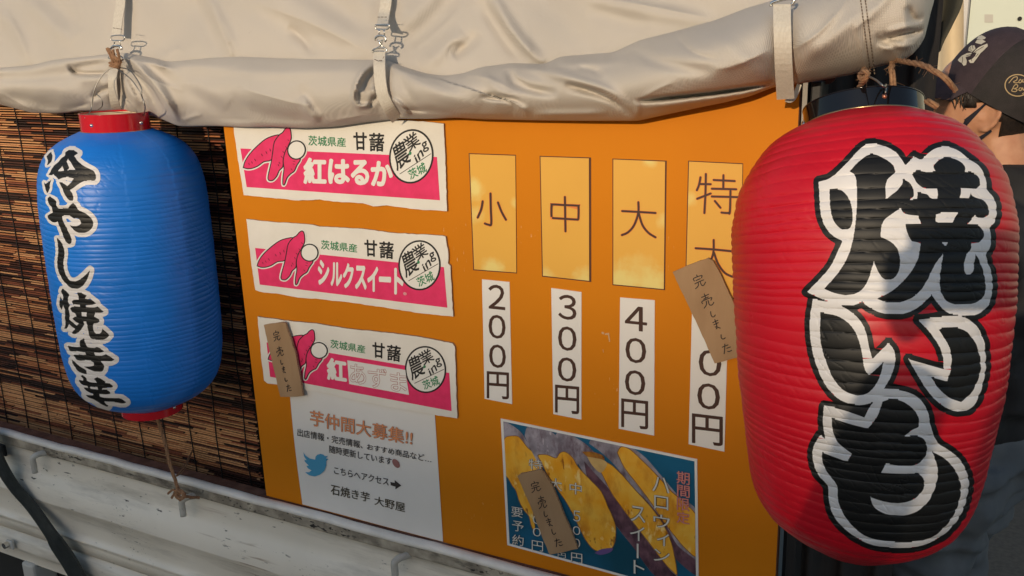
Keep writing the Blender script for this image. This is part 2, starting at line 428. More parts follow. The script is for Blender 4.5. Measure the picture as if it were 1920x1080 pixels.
# three hooks
hk = mat('hook paint', (.50, .49, .45), .45, (.42, .40, .36), 60, dirt=((.12, .08, .05), 120, .62, .7))
for hx, hy in ((66, 886), (344, 967), (741, 1080)):
    Yh = -.041; b0 = P(hx, hy, Yh); t0 = P(hx-1, hy-27, Yh)
    pts = [(b0[0], Yh, b0[2])]
    h = t0[2]-b0[2]; x = b0[0]
    pts += [(x, Yh, b0[2]+h*.6), (x, Yh, b0[2]+h*.85), (x+.002, Yh+.002, b0[2]+h*1.02), (x+.006, Yh+.009, b0[2]+h*1.12), (x+.010, Yh+.018, b0[2]+h*1.10), (x+.012, -.012, b0[2]+h*1.0)]
    mk('rope_hook', *tube(smooth_line(pts, 4), .0060, 10), hk, truck, smooth=True)
# wheels, cab: outside the picture, kept simple but whole
tyre = mat('tyre rubber', (.02, .02, .02), .85)
for wx in (-.75, -3.0):
    for wy in (.16, 1.22):
        bm = bmesh.new(); bmesh.ops.create_cone(bm, segments=36, radius1=.26, radius2=.26, depth=.16, cap_ends=True)
        v = [(wx+q.co.x, wy+q.co.z, .26+q.co.y) for q in bm.verts]; f = [tuple(x.index for x in q.verts) for q in bm.faces]; bm.free()
        bevel(mk('wheel', v, f, tyre, truck), .02)
cabp = [(-3.42, .32), (-3.42, 1.0), (-3.55, 1.75), (-4.1, 1.80), (-4.75, 1.10), (-4.80, .32)]
v = [(x, .02, z) for x, z in cabp]+[(x, 1.36, z) for x, z in cabp]; n = 6
bevel(mk('cab', v, [tuple(range(n)), tuple(range(2*n-1, n-1, -1))]+[(i, i+n, (i+1) % n+n, (i+1) % n) for i in range(n)], white_paint, truck), .05, 3)
# black corner post at the right end of the bed
blackm = mat('black painted steel', (.014, .014, .015), .45, bump=.1)
pA = P(1497, 600, .004)[0]
v, f = box((pA, .004, .80), (pA+.012, .05, 1.66)); bevel(mk('corner_post', v, f, blackm, truck), .002)
# ---------------------------------------------------------------- reed blind
YB = .10
blind = empty('reed_blind', (-1.7, YB, zr), 'brown reed blind hanging behind the blue lantern', 'blind')
reeds = [mat('reed pale', (.72, .37, .17), .5, (.58, .28, .12), 90, stretch=(.2, 1, 1), bump=.2), mat('reed tan', (.56, .225, .09), .5, (.40, .15, .06), 90, stretch=(.2, 1, 1), bump=.2),
         mat('reed brown', (.31, .095, .045), .5, (.21, .065, .032), 90, stretch=(.2, 1, 1), bump=.2), mat('reed dark', (.11, .038, .022), .5, (.075, .027, .018), 90, stretch=(.2, 1, 1)),
         mat('reed blackish brown', (.035, .014, .010), .6)]  # last one is the darkest reed tone, near-black red-brown
bx0 = -2.35; bx1 = P(489, 860, YB)[0]; zt = P(240, 150, YB)[2]; zbm = zr-.085
pitch = .00485; n = int((zt-zbm)/pitch)
field = lambda x, z: float(vnoise(np.array([x*9.0+7]), np.array([z*55.0]), 4)[0])+.75*float(vnoise(np.array([x*21.0]), np.array([z*190.0]), 9)[0])
for i in range(n):
    z = zbm+i*pitch+R_.uniform(-.0005, .0005); V = []; Fc = []; mi = []
    x = bx0+R_.uniform(-.01, .004); end = bx1+R_.uniform(-.006, .004)
    sag = R_.uniform(-.0006, .0006); ph = R_.uniform(0, 6)
    prev = None
    while x < end:
        l = R_.uniform(.03, .20); x2 = min(end, x+l)
        q = field(x, z)+R_.uniform(-.16, .16)
        k = 0 if q > .13 else 1 if q > -.03 else 2 if q > -.18 else 3 if q > -.36 else 4
        hh = R_.uniform(.0012, .0018) if k < 3 else R_.uniform(.0011, .0017); y0 = YB-R_.uniform(.0016, .0032); zo = R_.uniform(-.0005, .0005)
        s0 = R_.uniform(-.004, .004); ns = max(1, int((x2-x)/.05)); m0 = len(V)
        for j in range(ns+1):
            xx = x+(x2-x)*j/ns; zc = z+zo+sag*math.sin(xx*7+ph)+.0009*math.sin(xx*2.3+z*9)
            for (dy, dz) in ((YB, -hh), (y0, -hh*.55), (y0, hh*.55), (YB, hh)):
                V.append((xx+(s0 if j in (0, ns) and dz > 0 else 0), dy, zc+dz))
        for j in range(ns):
            a = m0+j*4
            for c in range(3): Fc.append((a+c, a+4+c, a+5+c, a+1+c)); mi.append(k)
        x = x2
    mk('reed_slat', V, Fc, reeds, blind, mi)
mk('backing_cloth', *box((bx0, YB+.02, zbm-.05), (bx1+.02, YB+.03, zt)), mat('dark backing', (.012, .009, .008), .9), blind)
thr = mat('black thread', (.016, .014, .014), .9)
xt = P(488, 860, YB)[0]-.028
while xt > bx0:
    pts = [(xt+.0018*math.sin(z*31+xt*5), YB-.0038, z) for z in np.linspace(zbm, zt, 40)]
    mk('warp_thread', *tube(pts, .0012, 4), thr, blind); xt -= .0745+R_.uniform(-.004, .004)
mk('bottom_batten', *box((bx0, YB-.006, zbm-.012), (bx1, YB+.012, zbm-.001)), reeds[3], blind)
# ---------------------------------------------------------------- orange board
orange = mat('orange board paint', (.61, .203, .006), .55, (.53, .170, .005), 2.3, bump=.05, bscale=120, rvar=.04, spec=.15,
             dirt=((.46, .14, .012), 26, .74, .80), marks=[((.72, .42, .20), 300, .66, .72, (1, 1, .25), 5, .60), ((.20, .08, .02), 420, .70, .74, (1, 1, 1), 3, .50)])
edge = mat('board edge', (.10, .035, .015), .8)
x_l = P(421, 260)[0]; x_r = P(1497, 260)[0]; zb_ = zr-.045; zt_ = P(900, 120)[2]
v, f = box((x_l, 0, zb_), (x_r, .012, zt_))
# notch at the top right corner, behind the webbing strap
brd = mk('orange_board', v, f, [orange, edge], None, [1, 1, 0, 1, 1, 1], label='orange board on the truck side carrying the menu cards and price strips', cat='sign board', loc=(x_l, 0, zb_))
bevel(brd, .0012, 1)
brd['label'] = 'large orange board on the truck side carrying the cards and price strips'
# scuffs
px_poly('scuff_mark', [[(1128, 622), (1133, 623), (1132, 627), (1128, 626)], [(1134, 625), (1142, 624), (1144, 640), (1142, 641), (1140, 628), (1134, 628)], [(1130, 655), (1131, 655), (1132, 661), (1131, 661)]], -.0003, mat('scuff', (.55, .33, .16), .8), brd)
# ---------------------------------------------------------------- price strips and size strips
strip_m = mat('yellow strip', (.73, .395, .060), .5, (.68, .36, .052), 5)
# water-faded strip paint: pale stains near some ends
def stained(nm, spots):
    m = strip_m.copy(); m.name = nm; N = m.node_tree.nodes; L = m.node_tree.links; B = N['Principled BSDF']
    src = B.inputs['Base Color'].links[0].from_socket; geo = N.new('ShaderNodeTexCoord')
    nz = N.new('ShaderNodeTexNoise'); nz.inputs['Scale'].default_value = 70; nz.inputs['Detail'].default_value = 5
    L.new(geo.outputs['Object'], nz.inputs['Vector']); last = src
    for (x, z, r_, s) in spots:
        sub = N.new('ShaderNodeVectorMath'); sub.operation = 'DISTANCE'; sub.inputs[1].default_value = (x, 0, z)
        sep = N.new('ShaderNodeSeparateXYZ'); cb = N.new('ShaderNodeCombineXYZ'); L.new(geo.outputs['Object'], sep.inputs[0]); L.new(sep.outputs[0], cb.inputs[0]); L.new(sep.outputs[2], cb.inputs[2])
        L.new(cb.outputs[0], sub.inputs[0])
        ad = N.new('ShaderNodeMath'); ad.operation = 'MULTIPLY_ADD'; ad.inputs[1].default_value = -r_*1.1; L.new(nz.outputs['Fac'], ad.inputs[0]); L.new(sub.outputs['Value'], ad.inputs[2])
        mr = N.new('ShaderNodeMapRange'); mr.inputs['From Min'].default_value = r_*.45; mr.inputs['From Max'].default_value = -r_*.25; L.new(ad.outputs[0], mr.inputs['Value'])
        mu = N.new('ShaderNodeMath'); mu.operation = 'MULTIPLY'; mu.inputs[1].default_value = s; L.new(mr.outputs[0], mu.inputs[0]); mu.use_clamp = True
        mx = N.new('ShaderNodeMixRGB'); L.new(mu.outputs[0], mx.inputs[0]); L.new(last, mx.inputs[1]); mx.inputs[2].default_value = (.74, .60, .20, 1); last = mx.outputs[0]
    L.new(last, B.inputs['Base Color']); return m
line_m = mat('strip outline', (.085, .024, .012), .7)
halo = mat('print halo', (.72, .20, .045), .6)
c5 = crop(860, 270, 3.5556)
GS = 'size strips in a row on the orange board'; GP = 'white price strips under the size strips'
def rect_T(pts): return pts
sizes = [
 ('小', [(880.5, 289), (966, 292), (968, 511), (889, 505)], 'yellow paper strip with the kanji for small, leftmost of the row', 3,
  [[(212, 330), (214, 430), (217, 532), (198, 538), (175, 530)], [(160, 382), (150, 435), (127, 490)], [(262, 390), (285, 450), (315, 505)]]),
 ('中', [(1013.5, 294), (1104, 297), (1104.5, 526.5), (1018, 517)], 'yellow paper strip with the kanji for medium, second from the left', 4,
  [[(708, 353), (710, 470), (712, 582)], [(628, 494), (619, 486), (619, 412), (628, 403), (700, 407)], [(700, 407), (790, 411), (799, 420), (798, 495), (790, 504)], [(628, 494), (710, 499), (790, 504)]]),
 ('大', [(1150, 299), (1247, 303), (1244.5, 542), (1150, 533)], 'yellow paper strip with the kanji for large, third, with pale stains at its foot', 2,
  [[(1090, 447), (1200, 453), (1312, 460)], [(1198, 388), (1197, 460), (1170, 540), (1130, 588), (1088, 607)], [(1200, 460), (1225, 540), (1265, 592), (1312, 622)]]),
 ('特大', [(1292, 303), (1392, 308), (1388, 560), (1286, 549)], 'yellow paper strip for extra large, half hidden by the red lantern', 1,
  [[(1612, 222), (1603, 270), (1588, 308)], [(1607, 267), (1680, 268)], [(1648, 200), (1645, 330), (1638, 460)], [(1590, 365), (1680, 330)], [(1765, 208), (1764, 300)], [(1700, 240), (1840, 247)],
   [(1688, 298), (1850, 302)], [(1688, 350), (1860, 354)], [(1812, 312), (1808, 450), (1795, 460), (1752, 457)], [(1708, 380), (1745, 425)],
   [(1580, 695), (1700, 703), (1830, 716)], [(1700, 640), (1697, 730), (1665, 800), (1610, 850)], [(1702, 725), (1730, 800), (1775, 860), (1828, 886)]])]
stn = {'小': [(.004, .115, .02, .9), (.030, .004, .022, .9), (.005, .08, .016, .6), (.07, .1, .01, .6)], '中': [(.064, .0, .022, .8), (.004, .0, .015, .7)],
       '大': [(.012, .004, .03, 1), (.055, .002, .03, 1), (.035, .02, .03, .5), (.05, .166, .012, .9), (.068, .09, .012, .6)], '特大': [(.0, .12, .012, .6)]}
for s, q, lab, sd, st in sizes:
    lo = P(*q[3], -.0012)
    e = empty('size_strip', (P(*q[0])[0], -.0012, P(*q[3])[2]), lab, 'menu strip', GS)
    cx = sum(p[0] for p in q)/4; cy = sum(p[1] for p in q)/4
    w = 1.7
    q2 = [(q[0][0]-w, q[0][1]-w), (q[1][0]+w*.7, q[1][1]-w), (q[2][0]+w*.7, q[2][1]+w), (q[3][0]-w, q[3][1]+w)]
    if s == '中': q2[1] = (1108, q2[1][1]); q2[2] = (1108.5, q2[2][1]+.6)
    if s == '大': q2[1] = (1250, q2[1][1]); q2[2] = (1246.8, q2[2][1]+.4)
    px_slab('backing', q2, -.0006, -.0001, line_m, e)
    px_slab('strip_face', q, -.0013, -.0007, stained('yellow strip stained', stn[s]), e)
    for grp in ([st] if s != '特大' else [st[:10], st[10:]]):
        px_strokes('printed_halo', grp, 5.7, -.0015, halo, e, T=c5)
        px_strokes('printed_character', grp, 4.0, -.0018, ink_brown, e, T=c5)
c6 = crop(860, 500, 3.0)
def gq(xl, xr, yt, yb, s=.105): return [(xl, yt), (xr, yt+s*(xr-xl)), (xr, yb), (xl, yb-s*(xr-xl))]
prices = [
 ([(904, 523.5), (955, 529), (960.5, 757.5), (909, 748)], 'white price strip reading 200 yen, leftmost price',
  [('２', gq(167, 262, 97, 245)), ('０', gq(168, 264, 266, 410)), ('０', gq(171, 266, 433, 575)), ('円', gq(158, 283, 587, 748, .07))]),
 ([(1034, 540), (1090.5, 547.5), (1090, 786.5), (1037, 776)], 'white price strip reading 300 yen, between the 200 and 400 strips',
  [('３', gq(560, 663, 153, 304)), ('０', gq(559, 663, 331, 479)), ('０', gq(557, 662, 505, 652)), ('円', gq(542, 678, 663, 832, .09))]),
 ([(1163, 558), (1228, 563.5), (1226.5, 817), (1160, 803.5)], 'white price strip reading 400 yen, third from the left',
  [('４', gq(935, 1060, 217, 368)), ('０', gq(938, 1055, 395, 549)), ('０', gq(935, 1050, 577, 729)), ('円', gq(914, 1066, 740, 918, .11))]),
 ([(1298, 574), (1366, 581), (1358.5, 846.5), (1291, 832.5)], 'white price strip mostly hidden by a cardboard tag, beside the red lantern',
  [('０', gq(1350, 1478, 462, 623)), ('０', gq(1342, 1470, 650, 810)), ('円', gq(1312, 1486, 824, 1012, .12))])]
for q, lab, tx in prices:
    e = empty('price_strip', (P(*q[3])[0], -.001, P(*q[3])[2]), lab, 'price strip', GP)
    px_slab('strip_face', [J(p, .5) for p in q], -.0011, -.0001, paper, e, jag=.12, step=20)
    px_text('printed_price', tx, -.0013, ink_brown, e, T=c6, off=.012)
# ---------------------------------------------------------------- variety name cards (cut from printed cardboard boxes)
c2 = crop(440, 400, 4.3636)
band2 = [c2(p) for p in ((167, 283), (1712, 440), (1740, 772), (205, 583))]
bands = {1: [(450.8, 278.3), (819.3, 294.3), (824.8, 375.5), (462.5, 350.8)], 2: band2, 3: [(499.8, 641.9), (842.4, 699.2), (846.8, 770.8), (506.4, 706.4)]}
c1 = crop(400, 220, 4.0); c3 = crop(460, 580, 4.5714)
outl = {
 1: [(436, 226), (560, 226), (700, 224), (760, 226), (800, 228.5), (832, 232), (835, 300), (838, 396), (800, 394), (770, 391.5), (725, 385), (700, 387), (680, 381), (625, 378), (600, 374), (560, 376), (510, 371), (457, 366), (452, 335), (446, 300), (441, 262)],
 2: [c2(p) for p in ((95, 47), (300, 70), (500, 82), (640, 94), (690, 108), (900, 118), (1080, 131), (1300, 160), (1700, 183), (1725, 190), (1748, 330), (1745, 410), (1765, 430), (1775, 640), (1788, 845), (1500, 815), (1250, 775), (1000, 737), (700, 702), (520, 690), (340, 655), (240, 648), (170, 628), (135, 400), (115, 220))],
 3: [c3(p) for p in ((105, 62), (300, 90), (640, 127), (900, 168), (1200, 198), (1500, 238), (1775, 292), (1795, 320), (1805, 600), (1816, 935), (1400, 870), (1000, 795), (700, 725), (500, 690), (280, 645), (190, 635), (160, 610), (130, 350))]}
potA = [(185, 430), (200, 385), (240, 330), (300, 275), (370, 225), (440, 203), (478, 206), (452, 270), (430, 330), (408, 385), (350, 395), (300, 425), (250, 440), (215, 440)]
potB = [(525, 160), (548, 145), (565, 158), (572, 200), (570, 240), (545, 290), (540, 325), (505, 380), (500, 440), (470, 470), (450, 510), (420, 540), (395, 543), (380, 530), (385, 490), (410, 400), (425, 320), (440, 250), (480, 200), (505, 185)]
potC = [(515, 350), (545, 300), (590, 360), (640, 390), (610, 440), (590, 480), (560, 500), (530, 530), (510, 578), (497, 575), (500, 520), (510, 460), (505, 400)]
def circ(cx, cy, rx, ry, rot=0, n=40):
    o = []
    for k in range(n):
        a = 2*math.pi*k/n; x = rx*math.cos(a); y = ry*math.sin(a); o.append((cx+x*math.cos(rot)-y*math.sin(rot), cy+x*math.sin(rot)+y*math.cos(rot)))
    return o
def offs(poly, d):
    n = len(poly); a = sum(poly[i][0]*poly[(i+1) % n][1]-poly[(i+1) % n][0]*poly[i][1] for i in range(n)); s = 1 if a > 0 else -1
    o = []
    for i in range(n):
        p0 = np.array(poly[i-1], float); p1 = np.array(poly[i], float); p2 = np.array(poly[(i+1) % n], float)
        d1 = p1-p0; d2 = p2-p1; d1 /= np.hypot(*d1)+1e-9; d2 /= np.hypot(*d2)+1e-9
        n1 = np.array([d1[1], -d1[0]]); n2 = np.array([d2[1], -d2[0]]); m_ = n1+n2; m_ /= np.hypot(*m_)+1e-9
        o.append(tuple(p1+s*m_*d/max(.55, m_@n1)))
    return o
def rotq(cx, cy, w, h, deg, sh=0):
    a = math.radians(deg); c_, s_ = math.cos(a), math.sin(a)
    return [(cx+x*c_+y*s_, cy-x*s_+y*c_) for x, y in ((-w/2, -h/2), (w/2, -h/2), (w/2, h/2), (-w/2, h/2))]
labs = {1: 'white and pink sweet potato card, topmost of three, tucked under the tarp', 2: 'white and pink sweet potato card, middle of the three',
        3: 'white and pink sweet potato card with a pasted-over name, lowest of the three'}
H12 = homog(bands[2], bands[1]); H32 = homog(bands[2], bands[3])
for k in (1, 2, 3):
    T = {1: lambda p: H12(c2(p)), 2: c2, 3: lambda p: H32(c2(p))}[k]
    th = .0045
    e = empty('name_card', (P(*outl[k][0])[0], -th, P(*outl[k][3 if k == 1 else -1])[2]), labs[k], 'sign card', 'sweet potato name cards on the orange board')
    px_slab('card', outl[k], -th, -.0008, [white_card, kraft], e, jag=.55, step=7)
    y = -th-.0002
    px_poly('printed_band', [[T(p) for p in ((167, 283), (1712, 440), (1740, 772), (205, 583))]], y, ink_pink, e)
    pots = [potA, potB, potC]
    sm = [smooth_line(q+[q[0]], 3)[:-1] for q in pots]
    ccirc = circ(612, 322, 70, 70)
    px_poly('printed_white_outline', [[T(p) for p in offs(q, 15)] for q in (sm[0], sm[2], sm[1], ccirc)], y-.0002, ink_white, e)
    for i, q in enumerate((sm[0], sm[1], sm[2])):
        yy = y-.0004-.0002*i
        px_poly('printed_potato_outline', [[T(p) for p in offs(q, 5)]], yy, ink_black, e)
        px_poly('printed_potato', [[T(p) for p in offs(q, -3)]], yy-.0001, ink_pink, e)
    px_poly('printed_cut_end_outline', [[T(p) for p in offs(ccirc, 4)]], y-.0011, ink_black, e)
    px_poly('printed_cut_end', [[T(p) for p in offs(ccirc, -6)]], y-.0012, ink_white, e)
    ticks = [[(228, 400), (232, 412)], [(250, 388), (258, 402)], [(275, 370), (284, 385)], [(332, 335), (340, 350)], [(368, 318), (376, 336)], [(400, 300), (404, 318)],
             [(545, 240), (556, 250)], [(525, 290), (536, 300)], [(502, 325), (512, 336)], [(488, 360), (498, 374)], [(470, 405), (478, 418)], [(462, 422), (468, 434)],
             [(582, 405), (598, 408)], [(580, 425), (594, 430)], [(565, 462), (574, 474)]]
    px_strokes('printed_tick_marks', [[T(p) for p in s] for s in ticks], .8, y-.0012, ink_black, e)
    px_text('printed_prefecture', [('茨城県産', [(707, 216), (1002, 252), (1002, 322), (707, 294)])], y-.0001, ink_green, e, T=T, off=.018)
    px_text('printed_crop_name', [('甘', [(1058, 213), (1166, 222), (1166, 358), (1066, 350)]), ('藷', [(1183, 226), (1302, 236), (1300, 376), (1186, 366)])], y-.0001, ink_black, e, T=T, off=.028)
    # round farm emblem
    px_poly('printed_emblem_ring', [[T(p) for p in circ(1512, 425, 174, 206)]], y-.0003, ink_black, e)
    px_poly('printed_emblem_field', [[T(p) for p in circ(1512, 425, 160, 192)]], y-.0004, ink_white, e)
    px_strokes('printed_emblem_line', [[T((1424, 552)), T((1664, 413))]], 1.2, y-.0006, ink_black, e)
    px_text('printed_emblem_characters', [('農', [(1350, 345), (1455, 285), (1515, 460), (1402, 535)]), ('業', [(1432, 300), (1540, 226), (1590, 335), (1500, 395)]),
             ('in', [(1530, 425), (1580, 345), (1612, 425), (1555, 478)]), ('g', [(1585, 330), (1628, 312), (1655, 385), (1608, 405)])], y-.0006, ink_black, e, T=T, off=.016)
    px_text('printed_emblem_place', [('茨城', [(1480, 532), (1610, 468), (1640, 545), (1510, 605)])], y-.0006, ink_green, e, T=T, off=.02)
    px_poly('printed_emblem_dot', [[T(p) for p in circ(1503, 400, 11, 13)]], y-.0008, ink_green, e)
    if k == 2:
        nm = 'シルクスイート'; xs = [(680, 775, 378, 590), (785, 880, 398, 600), (885, 975, 405, 618), (985, 1080, 425, 628), (1085, 1175, 432, 645), (1180, 1280, 515, 568), (1305, 1382, 445, 668)]
        px_text('printed_variety_name', [(c_, [(a, t), (b_, t+.04*(b_-a)), (b_, bt), (a, bt-.06*(b_-a))]) for c_, (a, b_, t, bt) in zip(nm, xs)], y-.0005, ink_white, e, T=T, off=.055)
        px_text('printed_registered_mark', [('®', [(1380, 645), (1406, 648), (1406, 672), (1380, 669)])], y-.0005, ink_white, e, T=T)
    if k == 1:
        xs = [(675, 850, 300, 506), (860, 1025, 310, 505), (1030, 1170, 315, 512), (1180, 1348, 325, 522)]
        px_text('printed_variety_name', [(c_, [(a, t), (b_, t+4), (b_, bt), (a, bt-6)]) for c_, (a, b_, t, bt) in zip('紅はるか', xs)], y-.0005, ink_white, e, T=c1, off=.055)
    if k == 3:
        px_text('printed_variety_name', [('紅', [(695, 408), (868, 438), (872, 630), (700, 604)])], y-.0005, ink_white, e, T=c3, off=.055)
        px_slab('pasted_patch', [c3(p) for p in ((873, 437), (1370, 520), (1402, 733), (890, 640))], y-.0009, y-.0004, [paper, paper], e)
        it = [('あ', [(892, 458), (1030, 480), (1040, 655), (895, 630)]), ('ず', [(1045, 490), (1215, 512), (1200, 690), (1060, 668)]), ('ま', [(1235, 530), (1385, 552), (1385, 712), (1250, 700)])]
        px_text('faint_name_outline', it, y-.0011, mat('faint pink ink', (.42, .16, .14), .7), e, T=c3, off=.030)
        px_text('faint_name_fill', it, y-.0013, paper, e, T=c3, off=.002, grow=-.018)
# ---------------------------------------------------------------- sold-out tags
CH = {'完': [[(.5, 0), (.52, .14)], [(.18, .4), (.2, .2), (.85, .17), (.78, .34)], [(.3, .42), (.68, .38)], [(.12, .62), (.5, .58), (.88, .56)], [(.42, .6), (.34, .85), (.06, 1)], [(.6, .58), (.6, .86), (.75, .95), (.98, .78)]],
      '売': [[(.2, .15), (.8, .1)], [(.5, -.04), (.5, .3)], [(.32, .33), (.7, .28)], [(.1, .62), (.14, .46), (.9, .4), (.82, .58)], [(.42, .55), (.36, .8), (.1, 1)], [(.6, .52), (.6, .88), (.78, .96), (.98, .8)]],
      'し': [[(.35, .05), (.3, .5), (.42, .85), (.62, .88), (.85, .7)]],
      'ま': [[(.2, .22), (.8, .16)], [(.25, .45), (.78, .4)], [(.5, 0), (.53, .5), (.5, .82), (.3, .95), (.22, .82), (.42, .72), (.85, .95)]],
      'た': [[(.1, .25), (.7, .18)], [(.42, 0), (.32, .45), (.12, .95)], [(.52, .5), (.88, .44)], [(.52, .8), (.66, .9), (.92, .84)]]}
def tagcard(q, boxes, T, lab, thick, off_, w):
    o = [T(p) for p in q]
    e = empty('sold_out_tag', (P(*o[0])[0], -off_, min(P(*p)[2] for p in o)), lab, 'cardboard tag', 'handwritten sold-out tags of brown cardboard')
    px_slab('cardboard', o, -off_-thick, -off_, [kraft, mat('torn cardboard edge', (.20, .12, .065), .95, (.42, .30, .19), 400)], e, jag=.5, step=8)
    V = []
    for ch, (ox_, oy, rx, ry, dx, dy) in boxes:
        for s in CH[ch]:
            V.append([T(((ox_+rx*a+dx*b_)+R_.uniform(-1, 1), (oy+ry*a+dy*b_)+R_.uniform(-1, 1))) for a, b_ in s])
    px_strokes('handwriting', V, w, -off_-thick-.0002, mat('marker ink', (.012, .006, .008), .6), e)
tagcard([(158, 135), (318, 110), (345, 120), (380, 230), (428, 370), (470, 600), (495, 742), (400, 750), (300, 750), (285, 690)],
        [('完', (228, 190, 62, -12, 14, 85)), ('売', (258, 325, 62, -6, 12, 78)), ('し', (290, 435, 34, -4, 6, 45)), ('ま', (305, 495, 38, -8, 8, 58)), ('し', (325, 590, 36, -6, 6, 34)), ('た', (345, 650, 46, -6, 10, 58))],
        c3, 'narrow brown cardboard tag over the left end of the lowest pink card', .004, .0095, 1.5)
tagcard([(57, 568), (150, 528), (235, 497), (262, 512), (300, 580), (334, 655), (375, 745), (386, 1000), (270, 1030), (190, 850)],
        [('完', (148, 592, 60, -22, 22, 62)), ('売', (188, 690, 62, -20, 22, 62)), ('し', (238, 768, 34, -8, 8, 34)), ('ま', (248, 815, 44, -14, 14, 50)), ('し', (290, 885, 34, -6, 6, 28)), ('た', (300, 938, 50, -14, 12, 46))],
        crop(1240, 300, 2.7), 'tilted brown cardboard tag hanging over the fourth price strip by the red lantern', .004, .006, 1.8)
tagcard([(245, 428), (265, 412), (400, 388), (430, 425), (470, 490), (522, 612), (540, 660), (600, 800), (637, 903), (455, 942), (420, 860), (340, 650)],
        [('完', (320, 470, 66, -14, 16, 66)), ('売', (368, 565, 58, -8, 14, 76)), ('し', (405, 660, 36, -4, 8, 40)), ('ま', (420, 708, 48, -10, 14, 54)), ('し', (455, 775, 40, -4, 8, 40)), ('た', (478, 840, 54, -8, 14, 52))],
        crop(900, 770, 3.4844), 'brown cardboard tag leaning over the left part of the potato photo poster', .004, .004, 1.6)
# ---------------------------------------------------------------- notice sheet
c4 = crop(520, 740, 4.0)
e = empty('notice_sheet', (P(566, 935)[0], -.002, zr-.03), 'white printed sheet with a blue bird below the pink cards', 'notice')
# gently rippled sheet
tl, tr, br_, bl_ = P(543, 722), P(815.5, 768), P(831.5, 1015), P(568, 945)
V = []; nx, nz_ = 24, 20
for j in range(nz_+1):
    for i in range(nx+1):
        a, b_ = i/nx, j/nz_; p = (tl*(1-a)+tr*a)*(1-b_)+(bl_*(1-a)+br_*a)*b_
        p = p.copy(); p[1] = -.0012-.0006*(1+math.sin(a*7+b_*3))*(a*(1-a)*4)*.5; p[0] += -.0025*math.sin(b_*math.pi)*(1-a); V.append(p)
mk('paper', V, [(j*(nx+1)+i, (j+1)*(nx+1)+i, (j+1)*(nx+1)+i+1, j*(nx+1)+i+1) for j in range(nz_) for i in range(nx)], paper, e, smooth=True)
y = -.0026; dk = mat('dark print', (.035, .028, .025), .6)
hd = [('芋仲間大募集!!', [(245, 112), (1015, 268), (1010, 384), (250, 232)])]
px_text('printed_heading_outline', hd, y, mat('heading outline', (.16, .07, .05), .6), e, T=c4, off=.026, grow=.004)
px_text('printed_heading', hd, y-.0002, mat('heading orange', (.70, .27, .12), .6), e, T=c4, off=.006)
for it_ in [('出店情報・完売情報、', [(150, 252), (640, 350), (640, 406), (150, 310)]), ('おすすめ商品など…', [(672, 366), (1155, 456), (1155, 512), (672, 412)]), ('随時更新しています', [(388, 378), (858, 474), (858, 530), (388, 436)]),
         ('こちらへアクセス', [(425, 538), (835, 626), (835, 684), (425, 592)])]:
    px_text('printed_line', [it_], y, dk, e, T=c4, off=.012)
px_text('printed_shop_name', [('石焼き芋', [(400, 668), (693, 738), (693, 808), (400, 748)]), ('大野屋', [(728, 758), (958, 812), (958, 884), (728, 826)])], y, mat('olive print', (.055, .042, .018), .6), e, T=c4, off=.012)
px_poly('printed_bird', [[c4(p) for p in ((195, 432), (212, 458), (245, 480), (284, 487), (286, 465), (300, 450), (325, 444), (345, 450), (356, 462), (379, 460), (363, 478), (384, 484), (366, 498), (368, 530), (352, 570), (320, 600), (282, 614), (240, 606), (208, 582), (238, 582), (256, 568), (228, 552), (218, 534), (236, 532), (208, 505), (202, 488), (220, 492), (200, 462))]], y, mat('bird blue', (.06, .30, .50), .6), e)
px_poly('printed_arrow', [[c4(p) for p in ((848, 655), (880, 661), (880, 640), (929, 682), (886, 710), (886, 690), (850, 680))]], y, dk, e)
px_poly('printed_potato', [[c4(p) for p in circ(890, 516, 38, 22, .95)]], y, mat('small potato print', (.30, .13, .12), .6), e)
# ---------------------------------------------------------------- potato photo poster
c7 = crop(900, 770, 3.4844)
cs = [c7((135, 52)), c7((1418, 318)), None, c7((178, 878))]
w0, w1, w3 = P(*cs[0]), P(*cs[1]), P(*cs[3])
a_ = (w1+w3-w0); a_[0] += .004
q = proj(a_); cs[2] = (float(q[0]), float(q[1]))
e = empty('photo_poster', (w3[0], -.001, w3[2]), 'poster with a photo of yellow baked sweet potatoes on blue', 'poster')
px_slab('poster_paper', cs, -.0014, -.0002, paper, e)
Tp = homog([(0, 0), (1, 0), (1, 1), (0, 1)], cs)
inn = [Tp(p) for p in ((.014, .018), (.988, .018), (.988, .982), (.014, .982))]
# clip polygons to the picture
def clipq(poly, win):
    out = list(poly); n = len(win); cx = sum(p[0] for p in win)/n; cy = sum(p[1] for p in win)/n
    for i in range(n):
        a = win[i]; b_ = win[(i+1) % n]; sgn = (b_[0]-a[0])*(cy-a[1])-(b_[1]-a[1])*(cx-a[0]); sgn = 1 if sgn > 0 else -1
        f_ = lambda p: sgn*((b_[0]-a[0])*(p[1]-a[1])-(b_[1]-a[1])*(p[0]-a[0])); res = []
        for j in range(len(out)):
            p, q_ = out[j], out[(j+1) % len(out)]; fp, fq = f_(p), f_(q_)
            if fp >= 0: res.append(p)
            if (fp >= 0) != (fq >= 0): t = fp/(fp-fq); res.append((p[0]+(q_[0]-p[0])*t, p[1]+(q_[1]-p[1])*t))
        out = res
        if not out: return out
    return out
px_poly('printed_background', [inn], -.0016, mat('print teal', (.010, .115, .23), .35, (.005, .06, .10), 8), e)
skin_p = mat('print potato skin', (.16, .14, .17), .4, (.36, .33, .38), 45, detail=10, lo=.35, hi=.65, dirt=((.10, .055, .075), 40, .5, .66, (1, 1, .5)), marks=[((.50, .46, .50), 200, .58, .66, (1, 1, .4), 9, .45)])
